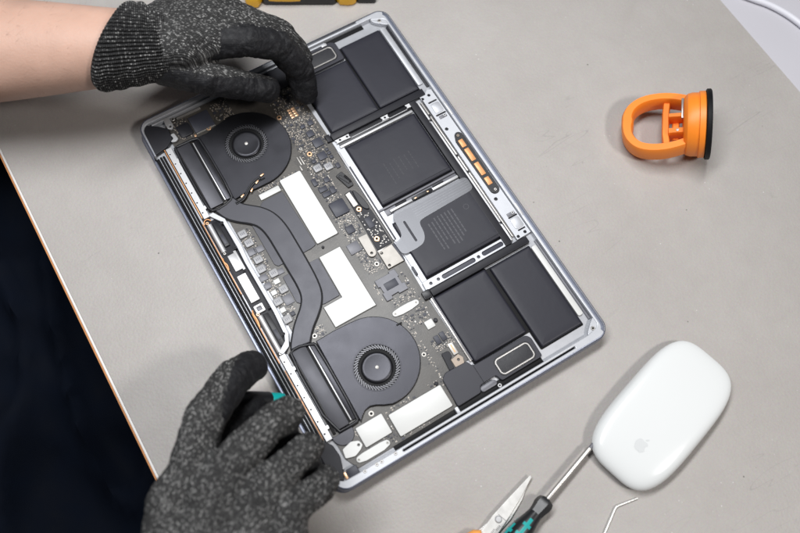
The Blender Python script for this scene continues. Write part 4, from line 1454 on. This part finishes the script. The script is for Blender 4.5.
for sg in (1, -1):
    lp = [(-11, sg * 1.6 + 1.0, 6.4), (-26, sg * 7 + 1.5, 5), (-48, sg * 16 + 1.5, 5.5), (-64, sg * 18 + 1.5, 5.5), (-74, sg * 12 + 1.5, 5.5), (-70, sg * 4.5 + 1.5, 5.5), (-52, sg * 4 + 1.5, 5), (-36, sg * 1.8 + 1.5, 5)]
    tube('handle', smooth_loop(lp, 2), 3.4, M_SCISS, ss, 10, True)

# ------------------------------------------------------------------ bent pick
bp_path = [(2, -270, 0.95), (29.5, -257.6, 0.95), (43.8, -249.0, 0.95), (45.4, -248.3, 0.95), (47.4, -248.4, 0.95), (60.6, -251.0, 0.95)]
pk = tube('bent_pick', bp_path, [0.8, 0.8, 0.8, 0.8, 0.75, 0.6], M_TOOL, None, 12)
tag(pk, 'thin bent steel pick lying on the table below the white mouse', 'pick')

# ------------------------------------------------------------------ yellow tool behind the laptop
yt = empty('hand_tool', (58.6, 198.3, 0), (0, 0, math.atan2(-41, 73)))
tag(yt, 'black and yellow hand tool at the top edge behind the laptop', 'tool')
rbox('body', -33, 26, -3.0, 13, 0.3, 14, M_HANDLE, yt, 3, 2)
prism('end_cap', [smooth_loop([(-47, -1.5), (-44, -7.5), (-33.2, -5.5), (-33.2, 14), (-44, 15)], 1)], 0.3, 15, M_YELLOW, yt, 2)
prism('collar', [smooth_loop([(25.8, -3.4), (38, -4.4), (43, -1), (43, 10), (38, 13.5), (25.8, 13)], 1)], 0.3, 14.5, M_YELLOW, yt, 1.5)
prism('grip_inlay', [smooth_loop([(-28, -3.6), (-4, -3.9), (0, -1.8), (-26, -1.4)], 1)], 5, 13, M_YELLOW, yt, 0.5)
rbox('nose', 42.8, 58, -1.4, 8, 0.3, 9, M_HANDLE, yt, 2, 1.5)


# ------------------------------------------------------------------ person: forearm, gloves, clothing
person = empty('person', (-230, 40, -60))
tag(person, 'person in dark navy clothing and grey knit gloves working on the open laptop', 'person')


def capsule_soup(bm, chain, n=20):
    P = [(Vector(p[:3]), p[3]) for p in chain]
    for (a, ra), (b_, rb) in zip(P, P[1:]):
        d = (b_ - a)
        ln = d.length
        q = Vector((0, 0, 1)).rotation_difference(d.normalized()).to_matrix().to_4x4()
        mt = Matrix.Translation(a * S) @ q
        prof = [(0, -ra)]
        for i in range(1, 7):
            an = -PI / 2 + (PI / 2) * i / 6
            prof.append((ra * math.cos(an), ra * math.sin(an)))
        for i in range(0, 7):
            an = (PI / 2) * i / 6
            prof.append((rb * math.cos(an) if i < 6 else 0, ln + rb * math.sin(an)))
        add_lathe(bm, prof, n, mt)


def chain_field(V, chain):
    """nearest segment of a chain: signed distance, arc length, position t, side vector"""
    best = np.full(len(V), 1e9)
    s_ = np.zeros(len(V)); fr = np.zeros(len(V)); ang = np.zeros(len(V))
    acc = 0.0
    tot = sum((Vector(a[:3]) - Vector(b_[:3])).length for a, b_ in zip(chain, chain[1:]))
    for a, b_ in zip(chain, chain[1:]):
        A = np.array(a[:3]); B = np.array(b_[:3])
        d = B - A; ln = np.linalg.norm(d); u = d / ln
        t = np.clip(((V - A) @ u) / ln, 0, 1)
        C = A + t[:, None] * d
        w = V - C
        dist = np.linalg.norm(w, axis=1) - (a[3] + (b_[3] - a[3]) * t)
        ref = np.array((0, 0, 1.0)) if abs(u[2]) < 0.9 else np.array((0, 1.0, 0))
        e1 = np.cross(u, ref); e1 /= np.linalg.norm(e1)
        e2 = np.cross(u, e1)
        an = np.arctan2(w @ e2, w @ e1)
        m = dist < best
        best[m] = dist[m]
        s_[m] = (acc + t * ln)[m]
        fr[m] = ((acc + t * ln) / tot)[m]
        ang[m] = (an * (a[3] * 0.5 + b_[3] * 0.5))[m]
        acc += ln
    return best, s_, fr, ang


def glove(name, chains, voxel, coats, along, across, smooth_it=6):
    bm = bmesh.new()
    for c in chains.values():
        capsule_soup(bm, c)
    me = bpy.data.meshes.new(name)
    bm.to_mesh(me)
    bm.free()
    tmp = bpy.data.objects.new(name + '_raw', me)
    col.objects.link(tmp)
    md_ = tmp.modifiers.new('r', 'REMESH')
    md_.mode = 'VOXEL'
    md_.voxel_size = voxel * S
    sm = tmp.modifiers.new('s', 'SMOOTH')
    sm.factor = 0.5
    sm.iterations = smooth_it
    dg = bpy.context.evaluated_depsgraph_get()
    out = bpy.data.meshes.new_from_object(tmp.evaluated_get(dg))
    bpy.data.objects.remove(tmp)
    n = len(out.vertices)
    co = np.empty(n * 3); out.vertices.foreach_get('co', co); V = co.reshape(-1, 3) / S
    no = np.empty(n * 3); out.vertices.foreach_get('normal', no); NN = no.reshape(-1, 3)
    # creases across the joints and soft wrinkles
    best = np.full(n, 1e9); knit = np.zeros((n, 3)); coat = np.zeros(n); crease = np.zeros(n)
    for k, c in chains.items():
        d_, s_, fr, an = chain_field(V, c)
        m = d_ < best
        best[m] = d_[m]
        cv = coats(k, V, NN, fr)
        coat[m] = cv[m]
        w = np.zeros(n)
        if k not in ('palm', 'wrist', 'palm2', 'palm3', 'palm4', 'web', 'web2'):
            acc = 0
            for i in range(1, len(c) - 1):
                acc += (Vector(c[i][:3]) - Vector(c[i - 1][:3])).length
                for dd in (-4.2, -1.4, 1.4, 4.2):
                    w += -0.45 * np.exp(-((s_ - acc - dd) / 0.8) ** 2)
        crease[m] = w[m]
    # stitches run along the hand; the cloth stretches round the fingers
    knit[:, 0] = V @ along + 0.12 * V[:, 2]
    knit[:, 1] = V @ across - 0.2 * V[:, 2]
    wr = np.array([mnoise.noise(Vector(p) * 0.11) * 0.9 + mnoise.noise(Vector(p) * 0.31 + Vector((7, 3, 1))) * 0.45 for p in V])
    V2 = V + NN * (crease + wr)[:, None]
    out.vertices.foreach_set('co', (V2 * S).ravel())
    a = out.attributes.new('knit', 'FLOAT_VECTOR', 'POINT')
    a.data.foreach_set('vector', knit.ravel())
    a = out.attributes.new('coat', 'FLOAT', 'POINT')
    a.data.foreach_set('value', coat)
    out.materials.clear()
    out.materials.append(M_KNIT)
    out.shade_smooth()
    o = bpy.data.objects.new(name, out)
    col.objects.link(o)
    at(o, person)
    return o


def sig(x, w=0.18):
    return 1 / (1 + np.exp(-x / w))


SR = np.array((0.859, -0.511, 0.03))      # to the right in the picture
SU = np.array((0.471, 0.811, 0.346))      # up in the picture

A = {
    'wrist': [(-85.2, 163.0, 82.0, 21.5), (-69.3, 156.5, 80.0, 22)],
    'palm': [(-69.3, 156.5, 80.0, 22), (-53.6, 146.9, 82.0, 20), (-36.6, 142.7, 82.0, 14)],
    'palm2': [(-61.6, 162.1, 80.0, 20), (-44.0, 157.9, 82.0, 18), (-28.5, 155.7, 83.0, 13)],
    'palm3': [(-60, 171, 76.0, 17), (-46, 178, 75.0, 14.5), (-35, 186, 73.0, 11.5)],
    'web': [(-59.4, 144.1, 76.0, 14), (-48.4, 139.0, 70.0, 11)],
    'index': [(-37.6, 143.6, 80.0, 12.6), (-12.5, 130.0, 80.0, 10.4), (6.0, 125.6, 66.0, 10.2), (15.3, 116.6, 42.0, 10.0), (13.7, 109.8, 23.0, 9.4)],
    'middle': [(-31, 155, 82.0, 12.4), (-6, 144.5, 79.0, 9.8), (13, 135.5, 64.0, 9.4), (20.5, 126.4, 42.0, 9.0), (13.5, 121, 28.0, 8.6)],
    'ring': [(-31, 174, 77.0, 11.6), (-10, 163, 72.0, 9.4), (4, 156, 56.0, 8.8), (2, 148, 42.0, 8.4)],
    'pinky': [(-36, 190, 72.0, 10.6), (-16, 184, 62.0, 9), (-4, 176, 50.0, 8.4), (-7, 169, 40.0, 8)],
    'thumb': [(-68.2, 145.5, 76.0, 15.6), (-49.1, 126.3, 68.0, 11.8), (-26.0, 117.8, 52.0, 10.2), (-11.9, 114.8, 40.0, 9.2)],
}


def coats_a(k, V, NN, fr):
    down = -(NN @ SU)
    if k == 'index':
        return sig(down + 0.75 + 3.0 * (fr - 0.22))
    if k == 'thumb':
        return sig(down - 0.15 + 1.35 * (fr - 0.35))
    if k in ('middle', 'ring', 'pinky'):
        return sig(down - 0.25 + 0.9 * (fr - 0.55))
    return sig(-NN[:, 2] - 0.25 + 0.4 * down)


gA = glove('glove', A, 1.15, coats_a, np.array((0.9, -0.42, 0)), np.array((0.42, 0.9, 0)))
gA['label'] = 'black and grey knit glove with ribbed cuff pinching at the upper fan'

B = {
    'wrist': [(-190, -188, 78.0, 30), (-173.9, -158.8, 82.0, 29)],
    'palm': [(-188.2, -132.8, 82.0, 21), (-182.1, -118.6, 84.0, 17.5), (-167.7, -104.9, 87.0, 12)],
    'palm2': [(-171.2, -140.0, 84.0, 24), (-163.6, -127.0, 89.0, 17), (-149.4, -116.4, 92.0, 11.6)],
    'palm3': [(-158.9, -153.2, 84.0, 24), (-150.9, -143.4, 87.0, 16), (-138.3, -136.1, 90.0, 11)],
    'palm4': [(-145.6, -165.7, 80.0, 20), (-140.1, -158.4, 83.0, 14), (-131.4, -151.8, 86.0, 10.6)],
    'index': [(-167.2, -103.9, 87.0, 12), (-148.2, -81.6, 80.0, 12.0), (-126.3, -65.5, 63.0, 11.2), (-113.5, -60.2, 47.0, 10)],
    'middle': [(-149.0, -115.5, 92.0, 11.6), (-121.2, -106.6, 90.0, 10.4), (-107.7, -102.6, 74.0, 9.8), (-112.0, -101.5, 56.0, 9.4)],
    'ring': [(-137.8, -135.2, 90.0, 10.6), (-113.4, -128.4, 84.0, 9.0), (-106.5, -124.8, 68.0, 8.8), (-111.2, -123.0, 54.0, 9)],
    'pinky': [(-131.2, -152.2, 86.0, 9.6), (-111.4, -148.6, 76.0, 8.6), (-107.4, -145, 62.0, 8.4), (-112.2, -142, 50.0, 8.2)],
    'web': [(-152.9, -132.3, 76.0, 15), (-132.6, -119.9, 70.0, 10.5), (-116, -113, 62.0, 8.6)],
    'web2': [(-146.7, -148.1, 74.0, 14), (-126.0, -138.2, 68.0, 9.5), (-113, -133.0, 60.0, 8.4)],
    'thumb': [(-174, -119, 68.0, 13), (-158, -98, 55.0, 11), (-140.9, -83.3, 43.0, 10.6), (-126, -80.4, 37.0, 9.6)],
}


def coats_b(k, V, NN, fr):
    right = NN @ SR
    if k == 'index':
        return sig(right - 0.35 + 1.9 * (fr - 0.62))
    if k in ('thumb', 'web', 'web2'):
        return np.ones(len(V))
    if k in ('middle', 'ring', 'pinky'):
        return sig(-NN[:, 2] - 0.15 + 1.4 * (fr - 0.62))
    return sig(-NN[:, 2] - 0.1)


gB = glove('glove', B, 1.1, coats_b, np.array((0.62, 0.78, 0)), np.array((0.78, -0.62, 0)))
gB['label'] = 'black and grey knit glove curled round a small screwdriver at the lower fan'


def ring_sweep(path, radii, n, rib=0.0, nrib=0, shear=None, fold=0.0):
    """tube with an oval section; rib adds ridges running lengthwise"""
    bm = bmesh.new()
    P = [Vector(p) for p in path]
    k = len(P)
    ax = (P[-1] - P[0]).normalized()
    sx = ax.cross(Vector((0, 0, 1))).normalized()
    sy = sx.cross(ax).normalized()
    loops = []
    for i in range(k):
        lp = []
        for j in range(n):
            a = 2 * PI * j / n
            r = radii[i]
            if rib:
                ph = nrib * a + 0.9 * mnoise.noise(Vector((math.cos(a) * 2, math.sin(a) * 2, i * 0.12)))
                rv = abs(math.sin(ph / 2))
                r += rib * (rv - 0.6)
            if fold:
                r += fold * math.sin(i * 0.55 + 2.2 * mnoise.noise(Vector((math.cos(a) * 1.4, math.sin(a) * 1.4, i * 0.05))))
            r += 0.7 * mnoise.noise(Vector((math.cos(a) * 1.5, math.sin(a) * 1.5, i * 0.15 + 5)))
            q = P[i] + sx * (r * math.cos(a)) + sy * (r * 0.93 * math.sin(a))
            if shear:
                q += ax * (shear[i] * -math.cos(a))
            lp.append(bm.verts.new(q * S))
        loops.append(lp)
    for a, b_ in zip(loops, loops[1:]):
        for j in range(n):
            bm.faces.new((a[j], a[(j + 1) % n], b_[(j + 1) % n], b_[j]))
    bm.faces.new(loops[0][::-1]); bm.faces.new(loops[-1])
    return bm, ax, sx, sy


def lerp_path(a, b_, n):
    return [tuple(a[i] + (b_[i] - a[i]) * t / (n - 1) for i in range(3)) for t in range(n)]


fa_path = lerp_path((-285, 283, 66), (-79, 160, 83), 40)
fa_r = [float(np.interp(i, [0, 12, 24, 32, 39], [44, 41, 34.5, 29, 24])) for i in range(40)]
bm, ax, sx, sy = ring_sweep(fa_path, fa_r, 48)
fo = from_bm('forearm', bm, M_SKIN, None, 80)
at(fo, person)
fo['label'] = 'bare pale forearm reaching in from the left edge'
# fine hairs on the forearm
bm = bmesh.new()
rh = random.Random(11)
for _ in range(420):
    t = rh.uniform(0.42, 0.86)
    a = rh.uniform(0, 2 * PI)
    i = t * 39
    r = float(np.interp(i, [0, 12, 24, 32, 39], [44, 41, 34.5, 29, 24]))
    c = Vector(fa_path[int(i)]) + sx * (r * math.cos(a)) + sy * (r * .93 * math.sin(a))
    nrm = (sx * math.cos(a) + sy * math.sin(a))
    d = (ax * rh.uniform(.5, 1) + sx * rh.uniform(-.6, .6) + sy * rh.uniform(-.6, .6)).normalized()
    ln = rh.uniform(4, 9)
    pts = [c - nrm * 0.5, c + nrm * 0.7 + d * ln * .4, c + nrm * 0.8 + d * ln]
    add_tube(bm, pts, [0.032, 0.028, 0.012], 3)
hr = from_bm('arm_hair', bm, M_HAIR, None, 0)
at(hr, fo)
hr.matrix_parent_inverse = Matrix.Translation(person.location).inverted() @ Matrix.Identity(4)
hr.matrix_parent_inverse = Matrix.Identity(4)
hr['kind'] = 'stuff'

# ribbed cuff
nc = 46
cu_path = lerp_path((-93, 166.2, 84.5), (-61, 153.4, 80.5), nc)
cu_r = [float(np.interp(i, [0, 2, 5, 14, 26, 36, 45], [25.8, 28.2, 28.8, 27.6, 25.4, 24.0, 22.9])) for i in range(nc)]
cu_sh = [float(np.interp(i, [0, 14, 34, 45], [14.6, 12, 2, 0])) for i in range(nc)]
bm, ax, sx, sy = ring_sweep(cu_path, cu_r, 420, 1.7, 66, cu_sh, 0.35)
cf = from_bm('cuff', bm, M_CUFF, None, 80)
n = len(cf.data.vertices)
kn = np.zeros((n, 3))
co = np.empty(n * 3); cf.data.vertices.foreach_get('co', co); co = co.reshape(-1, 3) / S
rel = co - np.array(cu_path[0])
kn[:, 0] = np.arctan2(rel @ np.array(sy), rel @ np.array(sx)) * 28
kn[:, 1] = rel @ np.array(ax)
a_ = cf.data.attributes.new('knit', 'FLOAT_VECTOR', 'POINT'); a_.data.foreach_set('vector', kn.ravel())
rv_ = np.zeros(n)
for i in range(nc):
    for j in range(420):
        a0_ = 2 * PI * j / 420
        ph = 66 * a0_ + 0.9 * mnoise.noise(Vector((math.cos(a0_) * 2, math.sin(a0_) * 2, i * 0.12)))
        rv_[i * 420 + j] = max(0.0, abs(math.sin(ph / 2)) - 0.45) * 1.9
a_ = cf.data.attributes.new('rib', 'FLOAT', 'POINT'); a_.data.foreach_set('value', rv_)
a_ = cf.data.attributes.new('coat', 'FLOAT', 'POINT'); a_.data.foreach_set('value', np.full(n, -0.6))
cf.parent = gA

# dark clothing over the lap, below table height
bm = bmesh.new()
nx, ny = 70, 110
x0, x1, y0, y1 = -560, -150, -380, 520
top = []
for i in range(nx):
    row = []
    for j in range(ny):
        x = x0 + (x1 - x0) * i / (nx - 1); y = y0 + (y1 - y0) * j / (ny - 1)
        p = Vector((x, y, 0))
        z = -85 + 26 * math.sin((y - 40) / 95.0) - 0.10 * abs(x + 330)
        z += 13 * mnoise.noise(p * 0.012 + Vector((3, 0, 0))) + 16 * (1 - abs(mnoise.noise(Vector((x * 0.020 - y * 0.006, y * 0.006 + x * .004, 8))))) ** 6 + 8 * (1 - abs(mnoise.noise(Vector((x * 0.014 + y * 0.010, y * 0.004 - x * .006, 2))))) ** 3
        z += 3 * mnoise.noise(p * 0.045)
        z = min(z, -26)
        if min(i, j, nx - 1 - i, ny - 1 - j) == 0:
            z = -190
        row.append(bm.verts.new((x * S, y * S, z * S)))
    top.append(row)
for i in range(nx - 1):
    for j in range(ny - 1):
        bm.faces.new((top[i][j], top[i + 1][j], top[i + 1][j + 1], top[i][j + 1]))
edge = [top[i][0] for i in range(nx)] + [top[-1][j] for j in range(1, ny)] + [top[i][-1] for i in range(nx - 2, -1, -1)] + [top[0][j] for j in range(ny - 2, 0, -1)]
bm.faces.new(edge[::-1])
cl = from_bm('clothing', bm, M_NAVY, None, 70)
at(cl, person)
